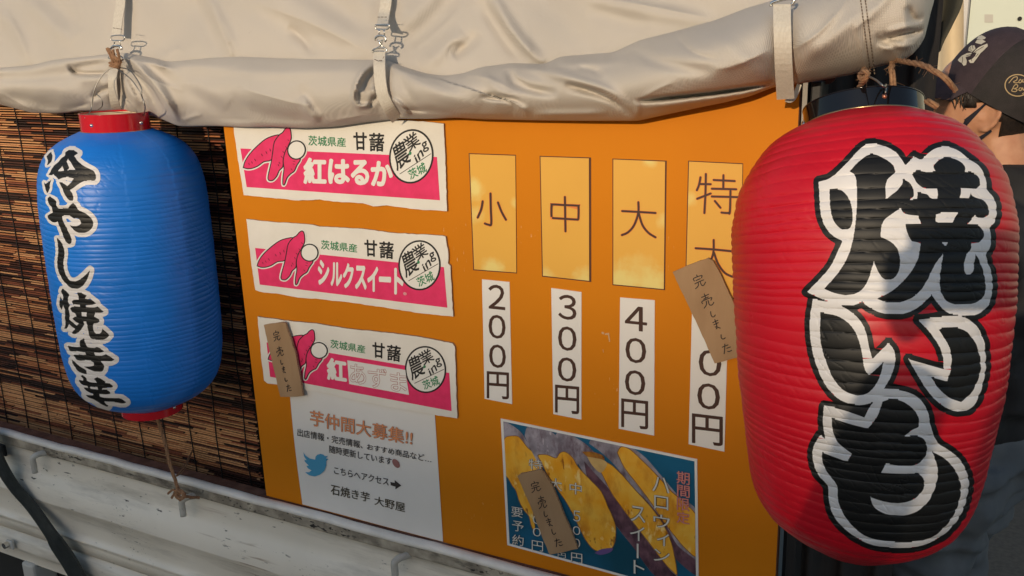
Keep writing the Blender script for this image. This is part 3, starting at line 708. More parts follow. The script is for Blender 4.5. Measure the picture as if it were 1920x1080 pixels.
skin_d = mat('print dark skin', (.075, .03, .05), .4, (.17, .085, .11), 60, dirt=((.03, .015, .02), 50, .5, .66, (1, 1, .4)))
flesh = mat('print potato flesh', (.78, .34, .015), .35, (.80, .46, .06), 40, detail=9, dirt=((.50, .16, .008), 26, .50, .72, (1, 1, .4)), marks=[((.86, .62, .22), 120, .58, .68, (1, 1, .5), 9, .45), ((.34, .11, .01), 150, .62, .70, (1, 1, .35), 8, .48)])
flesh2 = mat('print pale flesh', (.62, .42, .16), .35, (.50, .32, .12), 60)
burnt = mat('print burnt rim', (.42, .17, .02), .4, (.14, .05, .015), 90)
def pp(name, pts, k, m):
    pl = clipq([c7(p) for p in [tuple(x) for x in smooth_line(pts+[pts[0]], 4)[:-1]]], inn)
    if len(pl) > 2: px_poly(name, [pl], -.0017-.00008*k, m, e)
P1s = [(140, 60), (200, 90), (262, 135), (300, 190), (325, 250), (300, 330), (200, 300), (140, 220)]
P1f = [(150, 225), (162, 185), (185, 170), (240, 168), (268, 190), (312, 245), (372, 300), (402, 380), (395, 470), (345, 560), (345, 660), (360, 780), (340, 760), (322, 690), (290, 650), (262, 600), (236, 520), (212, 488), (185, 440), (150, 390)]
P2s = [(292, 165), (305, 112), (350, 93), (420, 108), (480, 148), (540, 205), (610, 285), (650, 330), (560, 420), (420, 380), (350, 290)]
P2f = [(400, 330), (382, 292), (440, 292), (498, 312), (522, 280), (556, 272), (604, 310), (640, 370), (720, 455), (790, 530), (830, 620), (862, 690), (884, 760), (880, 850), (850, 905), (790, 918), (740, 902), (690, 840), (640, 740), (580, 620), (500, 500), (440, 410)]
P3s = [(490, 165), (510, 142), (560, 145), (625, 175), (700, 225), (750, 275), (815, 330), (900, 420), (1050, 600), (1180, 800), (1290, 1080), (1150, 1085), (1000, 890), (850, 700), (700, 450), (600, 280)]
P3f = [(792, 400), (800, 345), (850, 352), (930, 425), (1000, 505), (1100, 615), (1180, 720), (1232, 820), (1262, 920), (1285, 1060), (1262, 1050), (1200, 985), (1120, 880), (1000, 725), (880, 565), (830, 475)]
P4s = [(712, 215), (725, 190), (770, 186), (840, 195), (920, 222), (990, 240), (1080, 305), (1180, 420), (1300, 560), (1420, 670), (1420, 1020), (1290, 905), (1200, 760), (1100, 630), (1000, 530), (900, 380), (800, 280)]
P4f = [(900, 275), (915, 245), (940, 238), (985, 260), (1060, 330), (1150, 420), (1250, 530), (1330, 600), (1420, 710), (1420, 940), (1350, 905), (1260, 800), (1200, 720), (1120, 600), (1030, 480), (945, 370)]
pp('printed_potato_skin', P4s, 1, skin_p); pp('printed_potato_skin', [(900, 380), (1000, 500), (1100, 600), (1210, 740), (1290, 880), (1420, 990), (1420, 1080), (1290, 980), (1180, 850), (1080, 700), (980, 580)], 2, skin_d); pp('printed_flesh_rim', offs(P4f, 5), 3, burnt); pp('printed_potato_flesh', P4f, 4, flesh)
pp('printed_potato_skin', P3s, 5, skin_p); pp('printed_potato_skin', [(680, 330), (760, 420), (850, 520), (960, 680), (1090, 850), (1240, 1040), (1290, 1090), (1150, 1085), (1000, 890), (850, 700), (720, 500)], 6, skin_d); pp('printed_flesh_rim', offs(P3f, 4), 7, burnt); pp('printed_potato_flesh', P3f, 8, flesh)
pp('printed_flesh_rim', [(665, 268), (740, 270), (810, 300), (800, 345), (760, 330), (700, 300)], 9, burnt); pp('printed_pale_flesh', [(700, 300), (800, 320), (830, 350), (790, 405), (735, 360)], 10, flesh2)
pp('printed_potato_skin', P1s, 11, skin_p); pp('printed_flesh_rim', offs(P1f, 4), 12, burnt); pp('printed_potato_flesh', P1f, 13, flesh)
pp('printed_potato_skin', P2s, 14, skin_p); pp('printed_flesh_rim', offs(P2f, 4), 15, burnt); pp('printed_potato_flesh', P2f, 16, flesh); pp('printed_potato_tip', [(748, 930), (790, 906), (866, 898), (850, 925), (790, 942)], 17, mat('print tip', (.14, .08, .24), .4))
def vt(items):  # boxes given by two corners in crop units, sheared with the poster
    o = []
    for ch, (x0, y0, x1, y1) in items:
        s = .16*(x1-x0); o.append((ch, [(x0, y0), (x1, y0+s), (x1, y1), (x0, y1-s)]))
    return o
red_t = vt([('期', (1285, 393, 1370, 488)), ('間', (1288, 482, 1370, 572)), ('限', (1286, 566, 1370, 660)), ('定', (1285, 655, 1370, 745))])
px_text('printed_offer_outline', red_t, -.0033, mat('print red', (.55, .045, .04), .5), e, T=c7, off=.022, grow=.01)
px_text('printed_offer', red_t, -.0035, mat('print rose', (.55, .25, .22), .5), e, T=c7)
wt = vt([('ハ', (1125, 425, 1238, 542)), ('ロ', (1138, 550, 1230, 652)), ('ウ', (1133, 672, 1240, 775)), ('ィ', (1155, 795, 1235, 890)), ('ン', (1135, 900, 1240, 995)),
         ('ス', (985, 618, 1080, 735)), ('イ', (980, 748, 1075, 858)), ('｜', (1024, 868, 1036, 965)), ('ト', (1003, 975, 1075, 1075)), ('中', (585, 465, 665, 553)), ('５', (608, 650, 655, 728)), ('０', (606, 752, 655, 815)),
         ('０', (606, 832, 655, 900)), ('円', (595, 925, 668, 1000)), ('特', (318, 312, 408, 392)), ('大', (455, 436, 535, 528)), ('要', (205, 626, 280, 702)), ('予', (210, 716, 285, 795)), ('約', (210, 806, 285, 886)),
         ('０', (345, 680, 398, 745)), ('０', (345, 762, 398, 825)), ('円', (338, 845, 412, 922)), ('円', (508, 925, 560, 965))])
cols_ = [wt[:5], wt[5:9], wt[9:14], wt[14:16], wt[16:19], wt[19:22], wt[22:]]
ow, iw = mat('print shadow', (.015, .02, .025), .5), mat('print white', (.62, .60, .55), .5)
for cw in cols_:
    px_text('printed_words_outline', cw, -.0033, ow, e, T=c7, off=.03, grow=.01)
    px_text('printed_words', cw, -.0036, iw, e, T=c7)
# ---------------------------------------------------------------- tarp
def tarp_material():
    m = bpy.data.materials.new('vinyl tarp'); m.use_nodes = True; N = m.node_tree.nodes; L = m.node_tree.links; B = N['Principled BSDF']
    tc = N.new('ShaderNodeTexCoord'); nz = N.new('ShaderNodeTexNoise'); nz.inputs['Scale'].default_value = 5; nz.inputs['Detail'].default_value = 6; L.new(tc.outputs['Object'], nz.inputs['Vector'])
    rp = N.new('ShaderNodeValToRGB'); rp.color_ramp.elements[0].position = .3; rp.color_ramp.elements[1].position = .75
    rp.color_ramp.elements[0].color = (.59, .535, .47, 1); rp.color_ramp.elements[1].color = (.52, .475, .42, 1); L.new(nz.outputs['Fac'], rp.inputs[0])
    # soot and scuffs
    mp = N.new('ShaderNodeMapping'); mp.inputs['Scale'].default_value = (1, 1, 2.2); mp.inputs['Rotation'].default_value = (0, .5, 0); L.new(tc.outputs['Object'], mp.inputs[0])
    n2 = N.new('ShaderNodeTexNoise'); n2.inputs['Scale'].default_value = 26; n2.inputs['Detail'].default_value = 9; n2.inputs['Roughness'].default_value = .7; L.new(mp.outputs[0], n2.inputs['Vector'])
    r2 = N.new('ShaderNodeValToRGB'); r2.color_ramp.elements[0].position = .66; r2.color_ramp.elements[1].position = .80; L.new(n2.outputs['Fac'], r2.inputs[0])
    mx = N.new('ShaderNodeMixRGB'); L.new(rp.outputs[0], mx.inputs[1]); mx.inputs[2].default_value = (.22, .19, .16, 1)
    mu = N.new('ShaderNodeMath'); mu.operation = 'MULTIPLY'; mu.inputs[1].default_value = .55; L.new(r2.outputs[0], mu.inputs[0]); L.new(mu.outputs[0], mx.inputs[0])
    # greyer soiled patch at the right end of the roll
    sp = N.new('ShaderNodeSeparateXYZ'); L.new(tc.outputs['Object'], sp.inputs[0])
    n3 = N.new('ShaderNodeTexNoise'); n3.inputs['Scale'].default_value = 14; n3.inputs['Detail'].default_value = 7; L.new(tc.outputs['Object'], n3.inputs['Vector'])
    ad = N.new('ShaderNodeMath'); ad.operation = 'MULTIPLY_ADD'; ad.inputs[1].default_value = .25; L.new(n3.outputs['Fac'], ad.inputs[0]); L.new(sp.outputs[0], ad.inputs[2])
    m3 = N.new('ShaderNodeMapRange'); m3.inputs['From Min'].default_value = .02; m3.inputs['From Max'].default_value = .14; m3.inputs['To Max'].default_value = .55; L.new(ad.outputs[0], m3.inputs['Value'])
    x3 = N.new('ShaderNodeMixRGB'); L.new(m3.outputs[0], x3.inputs[0]); L.new(mx.outputs[0], x3.inputs[1]); x3.inputs[2].default_value = (.40, .35, .29, 1)
    L.new(x3.outputs[0], B.inputs['Base Color']); B.inputs['Roughness'].default_value = .47; B.inputs['Specular IOR Level'].default_value = .5
    # woven scrim showing through the vinyl
    w1 = N.new('ShaderNodeTexWave'); w1.bands_direction = 'DIAGONAL'; w1.inputs['Scale'].default_value = 330; L.new(tc.outputs['Object'], w1.inputs['Vector'])
    w2 = N.new('ShaderNodeTexWave'); w2.bands_direction = 'X'; w2.inputs['Scale'].default_value = 210; L.new(tc.outputs['Object'], w2.inputs['Vector'])
    mm = N.new('ShaderNodeMath'); mm.operation = 'ADD'; L.new(w1.outputs['Fac'], mm.inputs[0]); L.new(w2.outputs['Fac'], mm.inputs[1])
    bp = N.new('ShaderNodeBump'); bp.inputs['Strength'].default_value = .6; bp.inputs['Distance'].default_value = .0005; L.new(mm.outputs[0], bp.inputs['Height'])
    b2 = N.new('ShaderNodeBump'); b2.inputs['Strength'].default_value = .10; b2.inputs['Distance'].default_value = .004
    n4 = N.new('ShaderNodeTexNoise'); n4.inputs['Scale'].default_value = 17; n4.inputs['Detail'].default_value = 4; L.new(tc.outputs['Object'], n4.inputs['Vector'])
    L.new(n4.outputs['Fac'], b2.inputs['Height']); L.new(bp.outputs[0], b2.inputs['Normal']); L.new(b2.outputs[0], B.inputs['Normal'])
    return m
M_tarp = tarp_material()
tarp = empty('canopy_tarp', (0, 0, 1.6), 'beige vinyl tarp rolled up over the board and blind', 'tarp')
crease = [(-430, 137), (-160, 132), (-50, 128), (0, 127), (60, 122), (100, 112), (160, 106), (205, 101), (232, 98), (290, 109), (315, 116), (400, 108), (450, 106), (520, 109), (600, 111), (690, 112), (725, 112), (760, 126), (800, 138), (835, 142), (870, 137), (900, 126), (960, 118), (1020, 120), (1050, 106), (1100, 102), (1150, 98), (1200, 75), (1260, 60), (1340, 38), (1400, 15), (1450, 0), (1500, -20), (1600, -60), (1700, -110), (1800, -170)]
bottom = [(-430, 179), (-160, 180), (-50, 188), (0, 196), (60, 212), (110, 212), (150, 207), (240, 208), (290, 218), (335, 237), (400, 236), (450, 238), (500, 237), (560, 240), (620, 237), (680, 228), (740, 222), (800, 222), (850, 220), (900, 223), (1000, 225), (1100, 226), (1190, 226), (1240, 215), (1300, 202), (1350, 192), (1400, 180), (1450, 161), (1500, 155), (1560, 145), (1600, 137), (1650, 122), (1682, 116), (1709, 100), (1722, 86), (1732, 70), (1743, 26), (1751, 0), (1756, -40), (1758, -100)]
cx_, cy_ = np.array(crease).T; bxx, byy = np.array(bottom).T
cols = np.concatenate([np.concatenate([np.arange(-430, -160, 9.0), np.arange(-160, 1640, 4.0)]), np.arange(1640, 1744, 2.5), np.linspace(1744, 1757.5, 8)])
yc = np.interp(cols, cx_, cy_); yb = np.interp(cols, bxx, byy)
# rounded smoothing
def sm1(a, k=3):
    w = np.ones(2*k+1)/(2*k+1); return np.convolve(np.pad(a, k, mode='edge'), w, 'valid')
yc = sm1(yc, 2); yb = np.where(cols < 1640, sm1(yb, 2), yb)
yc = np.minimum(yc, yb-18)
def fold(X, Yy, pts, w, h, taper=.25, kind='ridge'):
    d, t, s = seg_dist(X, Yy, smooth_line(pts, 4)); en_ = np.clip(np.minimum(t, 1-t)/taper, 0, 1)**.7 if taper else 1
    if kind == 'ridge': return h*en_*np.exp(-(d/w)**2)
    if kind == 'sharp': return h*en_*np.exp(-(d/w))
    if kind == 'step': return h*en_*np.where(s > 0, np.exp(-(d/w)), 0)     # raised on the side to the right of travel, falling off
# --- upper sheet
rowsU = np.linspace(0, 1, 70)
XU = np.repeat(cols[None, :], 70, 0)
ytop = np.interp(cols, [-160, 900, 1150, 1350, 1450, 1760], [-130, -90, -50, -30, -60, -150])
YU = ytop[None, :]*(1-rowsU[:, None])+(yc[None, :]+14)*rowsU[:, None]
YU = np.where(yc[None, :] < ytop[None, :]+40, yc[None, :]-20+34*rowsU[:, None], YU)
hU = np.zeros(XU.shape)
for pts, w, h in [([(-20, 5), (30, 60), (57, 120)], 12, .006), ([(-60, -20), (0, 60), (20, 120)], 16, -.005), ([(42, -10), (90, 40), (135, 82)], 14, .007), ([(70, -20), (130, 30), (150, 60)], 12, -.005),
                  ([(140, -60), (150, 20), (143, 75), (140, 100)], 10, .003), ([(275, 110), (330, 60), (370, -10)], 26, -.007), ([(380, -20), (415, 45), (440, 106)], 11, .009), ([(355, -20), (395, 60), (415, 106)], 14, -.007), ([(400, -60), (470, 20), (540, 60)], 30, .005),
                  ([(460, -50), (560, 20), (680, 80), (705, 100)], 26, .010), ([(540, -60), (640, 20), (700, 60)], 20, -.007), ([(540, 50), (572, 78), (588, 105)], 9, -.006), ([(440, 10), (560, 60), (660, 100)], 18, -.006),
                  ([(735, 100), (800, 50), (870, -30)], 24, -.009), ([(745, 60), (800, 10), (840, -50)], 18, .007), ([(790, 130), (835, 90), (870, 60)], 14, .008), ([(845, 100), (880, 80), (895, 60)], 10, -.007), ([(850, 108), (862, 95), (868, 80)], 8, -.006),
                  ([(915, -20), (950, 40), (985, 85), (1022, 118)], 11, .013), ([(900, 0), (940, 60), (965, 95), (985, 118)], 13, -.010), ([(990, -30), (1060, 40), (1130, 100)], 26, -.007), ([(1050, -20), (1180, 15), (1300, 35), (1345, 38)], 14, .008), ([(1100, 20), (1220, 50)], 16, -.005),
                  ([(1180, -60), (1300, -20), (1400, 5)], 20, .006), ([(200, -60), (215, 0), (225, 95)], 16, -.006), ([(720, -60), (716, 40), (715, 105)], 16, -.006), ([(600, -120), (640, -40), (700, 40)], 20, .006)]:
    hU += fold(XU, YU, pts, w*1.1, h*1.0)
for a in [([(12, 20), (38, 72), (57, 122)], 4, .004), ([(300, 116), (330, 92), (345, 100)], 5, .004), ([(398, 20), (420, 62), (438, 104)], 3.5, .005), ([(412, 40), (432, 80), (444, 106)], 3.5, -.004), ([(545, 52), (574, 80), (588, 106)], 4, -.004), ([(935, 20), (960, 60), (1000, 105), (1024, 118)], 4, .006),
          ([(985, 20), (990, 60), (992, 118)], 3, .0015), ([(845, 112), (842, 95), (858, 78)], 4, -.005), ([(1120, -5), (1220, 12), (1330, 34)], 6, .005), ([(470, 0), (600, 50), (700, 102)], 7, .004), ([(770, 100), (840, 40), (870, 0)], 8, .004)]:
    hU += fold(XU, YU, a[0], a[1], a[2], .3, 'sharp')
hU += .010*vnoise(XU/230+9, YU/170+9, 2)+.0028*vnoise(XU/85+9, YU/70+9, 3)+.0004*vnoise(XU/28+9, YU/24+9, 8)
depthU = -.012+.10*(np.clip(yc[None, :]-YU, 0, None)/300.0)**1.2-hU
# --- roll
NR = 64; v_ = np.linspace(0, 1, NR)
XR = np.repeat(cols[None, :], NR, 0); YR = yc[None, :]*(1-v_[:, None])+yb[None, :]*v_[:, None]
hgt = (yb-yc)
bul = .042+.026*np.clip((cols-700)/700, 0, 1)+.030*np.exp(-((cols-1310)/150.)**2)+.010*np.clip((hgt-100)/60, 0, 1)
bul *= 1-.45*np.exp(-((cols-222)/16)**2)-.35*np.exp(-((cols-716)/18)**2)-.25*np.exp(-((cols-1470)/26)**2)
end = np.clip((1757-cols)/60, 0.02, 1)**.5; bul = bul*end
prof = np.sin(np.pi*np.clip(v_, 0, 1)*.97+.03)**.62
hR = np.zeros(XR.shape)
for a in [([(232, 100), (262, 125), (300, 165), (335, 232)], 11, .013), ([(228, 118), (262, 150), (290, 190), (300, 215)], 9, -.012), ([(226, 140), (240, 165), (262, 200)], 7, .008), ([(222, 100), (224, 150), (222, 208)], 8, -.012),
          ([(130, 132), (150, 126), (205, 118)], 9, -.009), ([(128, 118), (135, 130), (150, 137), (205, 137)], 5, -.007), ([(145, 148), (190, 148)], 12, .006), ([(172, 190), (188, 172), (208, 162)], 8, -.009), ([(210, 140), (190, 175), (165, 200)], 8, .005),
          ([(245, 100), (290, 118), (330, 132)], 9, .007), ([(0, 155), (80, 160), (160, 185)], 18, .006), ([(0, 180), (60, 190), (110, 205)], 12, -.006), ([(350, 130), (460, 170), (560, 200)], 26, .006), ([(430, 190), (500, 215), (610, 232)], 16, -.006),
          ([(565, 180), (580, 205), (598, 228)], 9, .009), ([(560, 160), (600, 215)], 12, -.004), ([(340, 160), (420, 210), (480, 232)], 18, -.005), ([(290, 130), (370, 160), (430, 200)], 16, .006), ([(330, 120), (500, 135), (690, 130)], 12, .004),
          ([(706, 116), (680, 135), (667, 160), (664, 185), (674, 199), (690, 196), (704, 184)], 4.2, .013), ([(703, 130), (688, 150), (680, 172)], 8, -.010), ([(697, 165), (708, 178)], 5, .009), ([(690, 200), (700, 188), (706, 178)], 5, -.010),
          ([(716, 112), (716, 160), (728, 190), (745, 222)], 9, -.010), ([(733, 184), (750, 196), (764, 214), (768, 221)], 5, .012), ([(729, 188), (740, 204), (752, 220)], 3.5, -.018), ([(738, 120), (780, 150), (830, 175), (900, 205)], 16, .007), ([(770, 205), (810, 208), (860, 218)], 8, -.006), ([(745, 140), (760, 170), (790, 205)], 10, -.005),
          ([(900, 130), (930, 165), (960, 185), (985, 205), (988, 222)], 10, .006), ([(950, 128), (965, 155), (1000, 168), (1045, 176)], 9, -.012), ([(960, 120), (1020, 132), (1080, 150), (1140, 172), (1180, 208), (1190, 225)], 11, .011), ([(1060, 160), (1130, 178), (1165, 200), (1186, 222)], 8, -.014),
          ([(1000, 215), (1080, 214), (1140, 212)], 8, .007), ([(900, 180), (960, 186), (985, 200)], 6, -.010), ([(1180, 90), (1230, 115), (1300, 130), (1340, 132)], 12, -.008), ([(1050, 120), (1120, 118), (1180, 112)], 10, .006), ([(1080, 125), (1110, 130), (1130, 142)], 7, -.005),
          ([(1192, 226), (1196, 205), (1192, 188)], 6, .006), ([(1194, 190), (1260, 183), (1340, 174), (1400, 166), (1452, 157)], 4.2, -.045), ([(1196, 202), (1300, 193), (1400, 178)], 6, .006), ([(1340, 60), (1400, 120), (1440, 150)], 18, .004),
          ([(1330, 135), (1400, 110), (1460, 95)], 14, .005), ([(1490, 60), (1540, 90), (1600, 40), (1640, 5)], 22, .006), ([(1500, 120), (1560, 70), (1620, 20)], 14, .004), ([(1640, 80), (1690, 68), (1735, 58)], 7, -.011), ([(1650, 92), (1700, 86), (1722, 82)], 6, .007), ([(1660, 60), (1700, 50), (1740, 40)], 6, .006),
          ([(1640, 65), (1660, 80), (1690, 95)], 6, -.006), ([(1604, 40), (1615, 90), (1622, 130)], 4, .003), ([(1700, 10), (1716, 40), (1735, 30)], 9, -.007), ([(1620, 35), (1650, 10), (1680, -30)], 12, .006)]:
    hR += fold(XR, YR, a[0], a[1]*.95, a[2]*1.0)
for a in [([(238, 104), (262, 128), (295, 165), (322, 205), (337, 236)], 4.5, .010), ([(337, 236), (352, 222), (380, 214)], 4, .004), ([(227, 132), (243, 150), (262, 190)], 3.5, -.007), ([(228, 166), (236, 182), (250, 196)], 3, -.009),
          ([(128, 120), (136, 133), (160, 138), (205, 137)], 4, -.007), ([(0, 172), (55, 205), (62, 212)], 4, .004), ([(110, 212), (150, 200), (175, 190)], 4, -.005), ([(176, 186), (186, 172), (205, 165)], 3, -.008),
          ([(560, 185), (578, 212), (606, 236)], 4, .006), ([(606, 236), (640, 224), (680, 216)], 5, .004), ([(450, 165), (540, 190), (590, 200)], 6, .004), ([(290, 112), (300, 125), (312, 120)], 4, .006), ([(235, 118), (290, 150), (345, 172)], 5, .004),
          ([(1190, 226), (1178, 206), (1150, 186), (1100, 168)], 3.5, .008), ([(1186, 222), (1160, 196), (1120, 176), (1060, 156)], 3.5, -.009), ([(985, 222), (984, 208), (960, 190), (925, 176)], 3.5, .007), ([(975, 204), (950, 190), (905, 183)], 3.5, -.008),
          ([(870, 137), (925, 150), (960, 170)], 5, .005), ([(955, 128), (965, 145), (990, 160)], 4, -.006), ([(1260, 62), (1300, 98), (1350, 112)], 6, -.006), ([(1192, 188), (1230, 168), (1270, 150)], 5, .004), ([(1340, 130), (1380, 122), (1445, 92)], 5, .005),
          ([(1480, 96), (1530, 66), (1570, 25), (1590, -5)], 6, .007), ([(1600, 60), (1618, 40), (1640, 30)], 4, .004), ([(1655, 72), (1690, 64), (1738, 56)], 3, -.010), ([(1650, 60), (1672, 72), (1700, 76)], 3, -.006), ([(1705, 12), (1712, 30), (1728, 40)], 3, -.006),
          ([(1690, 95), (1712, 84), (1735, 62)], 4, .005), ([(752, 200), (770, 207), (800, 209)], 3, -.005), ([(700, 122), (684, 138), (670, 160), (665, 186)], 2.6, .008)]:
    hR += fold(XR, YR, a[0], a[1], a[2], .3, 'sharp')
hR += fold(XR, YR, [(716, 112), (760, 126), (820, 147), (880, 166), (930, 182), (965, 191)], 34, .014, .12, 'step')
hR += .010*vnoise(XR/150+3, YR/90+3, 12)+.0022*vnoise(XR/60+3, YR/50+3, 13)+.0004*vnoise(XR/20+3, YR/20+3, 14)
fade = np.clip(np.minimum(v_, 1-v_)/.10, 0, 1)[:, None]
leftdeep = .024*np.clip((470-cols)/120, 0, 1)                     # left of the board the roll hangs further in
d0 = np.array([depthU[int(np.argmin(abs(YU[:, i]-yc[i]))), i] for i in range(len(cols))])-.0015; sv = np.clip(v_*3, 0, 1)[:, None]; sv = sv*sv*(3-2*sv)
depthR = d0[None, :]*(1-sv)-.016*sv-bul[None, :]*prof[:, None]-hR*fade+leftdeep[None, :]*sv
V = []; Fc = []
def gridmesh(X, Yy, D):
    n0 = len(V); r_, c_ = X.shape
    for j in range(r_):
        for i in range(c_): V.append(P(X[j, i], Yy[j, i], D[j, i]))
    for j in range(r_-1):
        for i in range(c_-1):
            a = n0+j*c_+i; Fc.append((a, a+c_, a+c_+1, a+1))
    return n0
# cap the upper sheet height so the canopy does not shade the yard behind
gridmesh(XU, YU, depthU); upper = (list(V), list(Fc)); V = []; Fc = []
gridmesh(XR, YR, depthR)
c_ = len(cols); last = (NR-1)*c_
base = [np.array(V[last+i]) for i in range(c_)]
for k, (dy, dz) in enumerate([(.010, -.0015), (.024, .001), (.034, .010), (.040, .03)]):     # underside tucks back
    n0 = len(V)
    for i in range(c_):
        V.append(base[i]+np.array([0, dy*max(.2, end[i]), dz]))
    prev0 = last if k == 0 else n0-c_
    for i in range(c_-1): Fc.append((prev0+i, n0+i, n0+i+1, prev0+i+1))
# back of the canopy hoop: continue upper sheet backwards over the bed as a roof
mk('tarp_side_sheet', upper[0], upper[1], M_tarp, tarp, smooth=True)
top = [upper[0][i] for i in range(c_)]
V2 = []; F2 = []
for k, (dy, dz) in enumerate([(0, 0), (.12, .02), (.35, .025), (.75, .0), (1.2, -.08), (1.25, -.45)]):
    for i in range(0, c_, 12): V2.append((min(top[i][0], -.42), top[i][1]+dy, top[i][2]+dz))
m_ = len(range(0, c_, 12))
for k in range(5):
    for i in range(m_-1): F2.append((k*m_+i, (k+1)*m_+i, (k+1)*m_+i+1, k*m_+i+1))
mk('tarp_roof_sheet', V2, F2, M_tarp, tarp, smooth=True)
mk('tarp_roll', V, Fc, M_tarp, tarp, smooth=True)
Vr = np.array(V)
def roll_y(px, py):
    """front depth of the roll / sheet at a picture position"""
    i = int(np.argmin(abs(cols-px)))
    if py < yc[i]:
        j = int(np.argmin(abs(YU[:, i]-py))); return depthU[j, i]
    j = int(np.argmin(abs(YR[:, i]-py))); return depthR[j, i]
# stitched seam near the right end
stitch = mat('brown stitching', (.16, .12, .09), .9)
for x0, x1 in ((1612, 1632), (1621, 1640)):
    parts = []
    for k in range(26):
        ya = -12+k*5.9; yb2 = ya+3.6; f_ = lambda y: x0+(x1-x0)*(y+12)/150
        a = P(f_(ya), ya, roll_y(f_(ya), ya)-.0012); c = P(f_(yb2), yb2, roll_y(f_(yb2), yb2)-.0012); parts.append(tube([a, c], .0007, 4))
    mk('stitch_row', *join(parts), stitch, tarp)
# ---------------------------------------------------------------- webbing straps and buckles
web = mat('beige webbing', (.62, .57, .49), .7, (.55, .50, .42), 500, stretch=(1, 1, .25), bump=.3, bscale=1400)
def ribbon(px_pts, w, deps, parent, name='strap', thick=.0013, m=None):
    p = smooth_line([(x, y, d) for (x, y), d in zip(px_pts, deps)], 6); V = []; Fc = []
    for i, q in enumerate(p):
        a = p[max(0, i-1)]; c = p[min(len(p)-1, i+1)]; d = (c-a)[:2]; d /= np.hypot(*d)+1e-9; n = np.array([-d[1], d[0]])*w/2
        if n[0] > 0: n = -n
        l = P(q[0]+n[0], q[1]+n[1], q[2]); r_ = P(q[0]-n[0], q[1]-n[1], q[2]); V += [l, r_, r_+[0, thick, 0], l+[0, thick, 0]]
    for i in range(len(p)-1):
        for k in range(4): a = i*4; Fc.append((a+k, a+4+k, a+4+(k+1) % 4, a+(k+1) % 4))
    Fc.append((0, 1, 2, 3)); e_ = (len(p)-1)*4; Fc.append((e_+3, e_+2, e_+1, e_))
    return mk(name, V, Fc, m or web, parent)
def wire_px(pts, Y, r, closed=False, n=6):
    q = smooth_line(pts+([pts[0]] if closed else []), 4)
    return tube([P(x, y, Y) for x, y in q], r, n)
def stitches(parent, sts, Y):
    mk('strap_stitching', *join([tube([P(*a, Y), P(*b_, Y)], .0005, 4) for a, b_ in sts]), stitch, parent)
# left strap
s1 = ribbon([(224, -60), (226, 0), (222, 30), (217, 66)], 17, [roll_y(224, -60)-.012, roll_y(226, 0)-.020, roll_y(222, 30)-.024, roll_y(217, 66)-.026], tarp)
stitches(s1, [((212, 52), (216, 53)), ((218, 53), (223, 54)), ((224, 54), (229, 55))], -.0452)
ribbon([(213, 128), (210, 150), (214, 190), (222, 214)], 16, [roll_y(213, 128)-.004, roll_y(206, 150)-.006, roll_y(206, 185)-.006, roll_y(215, 205)+.004], tarp)
bk = mk('buckle', *join([wire_px([(208, 68), (209, 75), (218, 76), (230, 76), (234, 71), (231, 67), (220, 66)], -.0455, .0010, True), wire_px([(215, 76), (214, 86), (213, 90)], -.047, .0011), wire_px([(225, 77), (226, 84), (225, 90)], -.047, .0011),
        wire_px([(208, 91), (212, 87), (220, 86), (227, 88), (228, 93)], -.048, .0021), wire_px([(219, 103), (225, 105), (230, 108), (231, 112), (226, 113)], -.052, .0014), wire_px([(204, 106), (203, 109), (206, 110)], -.05, .0010)]), metal, tarp, smooth=True)
# middle strap
s2 = ribbon([(727, -60), (724, 0), (720, 25), (716, 50)], 20, [roll_y(727, -60)-.012, roll_y(724, 0)-.018, roll_y(720, 25)-.020, -.036], tarp)
stitches(s2, [((708, 32), (712, 32)), ((714, 32), (719, 32)), ((721, 32), (725, 32))], -.0372)
mk('buckle', *join([wire_px([(704, 47), (705, 54), (714, 55), (725, 55), (730, 50), (727, 46)], -.0385, .0011, True), wire_px([(711, 55), (711, 66)], -.040, .0010), wire_px([(720, 56), (721, 66)], -.040, .0010),
        wire_px([(704, 76), (705, 70), (712, 67), (720, 68), (724, 74), (722, 78)], -.042, .0016), wire_px([(708, 75), (714, 78), (718, 74)], -.042, .0013), wire_px([(711, 78), (713, 86), (700, 94)], -.041, .0012), wire_px([(716, 78), (716, 86), (724, 92)], -.041, .0012),
        wire_px([(699, 99), (699, 94), (706, 91), (716, 90), (724, 92), (725, 98)], -.040, .0011), wire_px([(700, 97), (712, 96), (724, 97)], -.040, .0010)]), metal, tarp, smooth=True)
dy_ = [roll_y(x, y) for x, y in ((700, 135), (700, 160), (712, 185), (722, 205))]
s3 = ribbon([(711, 98), (711, 125), (713, 155), (718, 180), (730, 204), (744, 224)], 21.5, [-.040, -.058, -.066, -.066, -.056, -.028], tarp)
stitches(s3, [((702, 111), (708, 114)), ((710, 114), (716, 113)), ((718, 110), (720, 106))], -.056)
# right strap: long loop hanging in front of the roll
s4 = ribbon([(1466, 8), (1467, 60), (1469, 120), (1473, 186)], 33, [-.084, min(roll_y(1450, 60), roll_y(1484, 60))-.008, min(roll_y(1450, 120), roll_y(1484, 120))-.008, -.056], tarp)
ribbon([(1473, 186), (1481, 188), (1489, 182), (1499, 158)], 9, [-.048, -.042, -.036, -.030], tarp)
stitches(s4, [((1450, 30), (1457, 28)), ((1459, 28), (1467, 26)), ((1470, 26), (1477, 24)), ((1478, 24), (1483, 22))], -.0855)
mk('d_ring', *wire_px([(1446, 12), (1447, 6), (1460, 1), (1476, -3), (1488, -2), (1488, 5), (1484, 9)], -.084, .0018), metal, tarp, smooth=True)
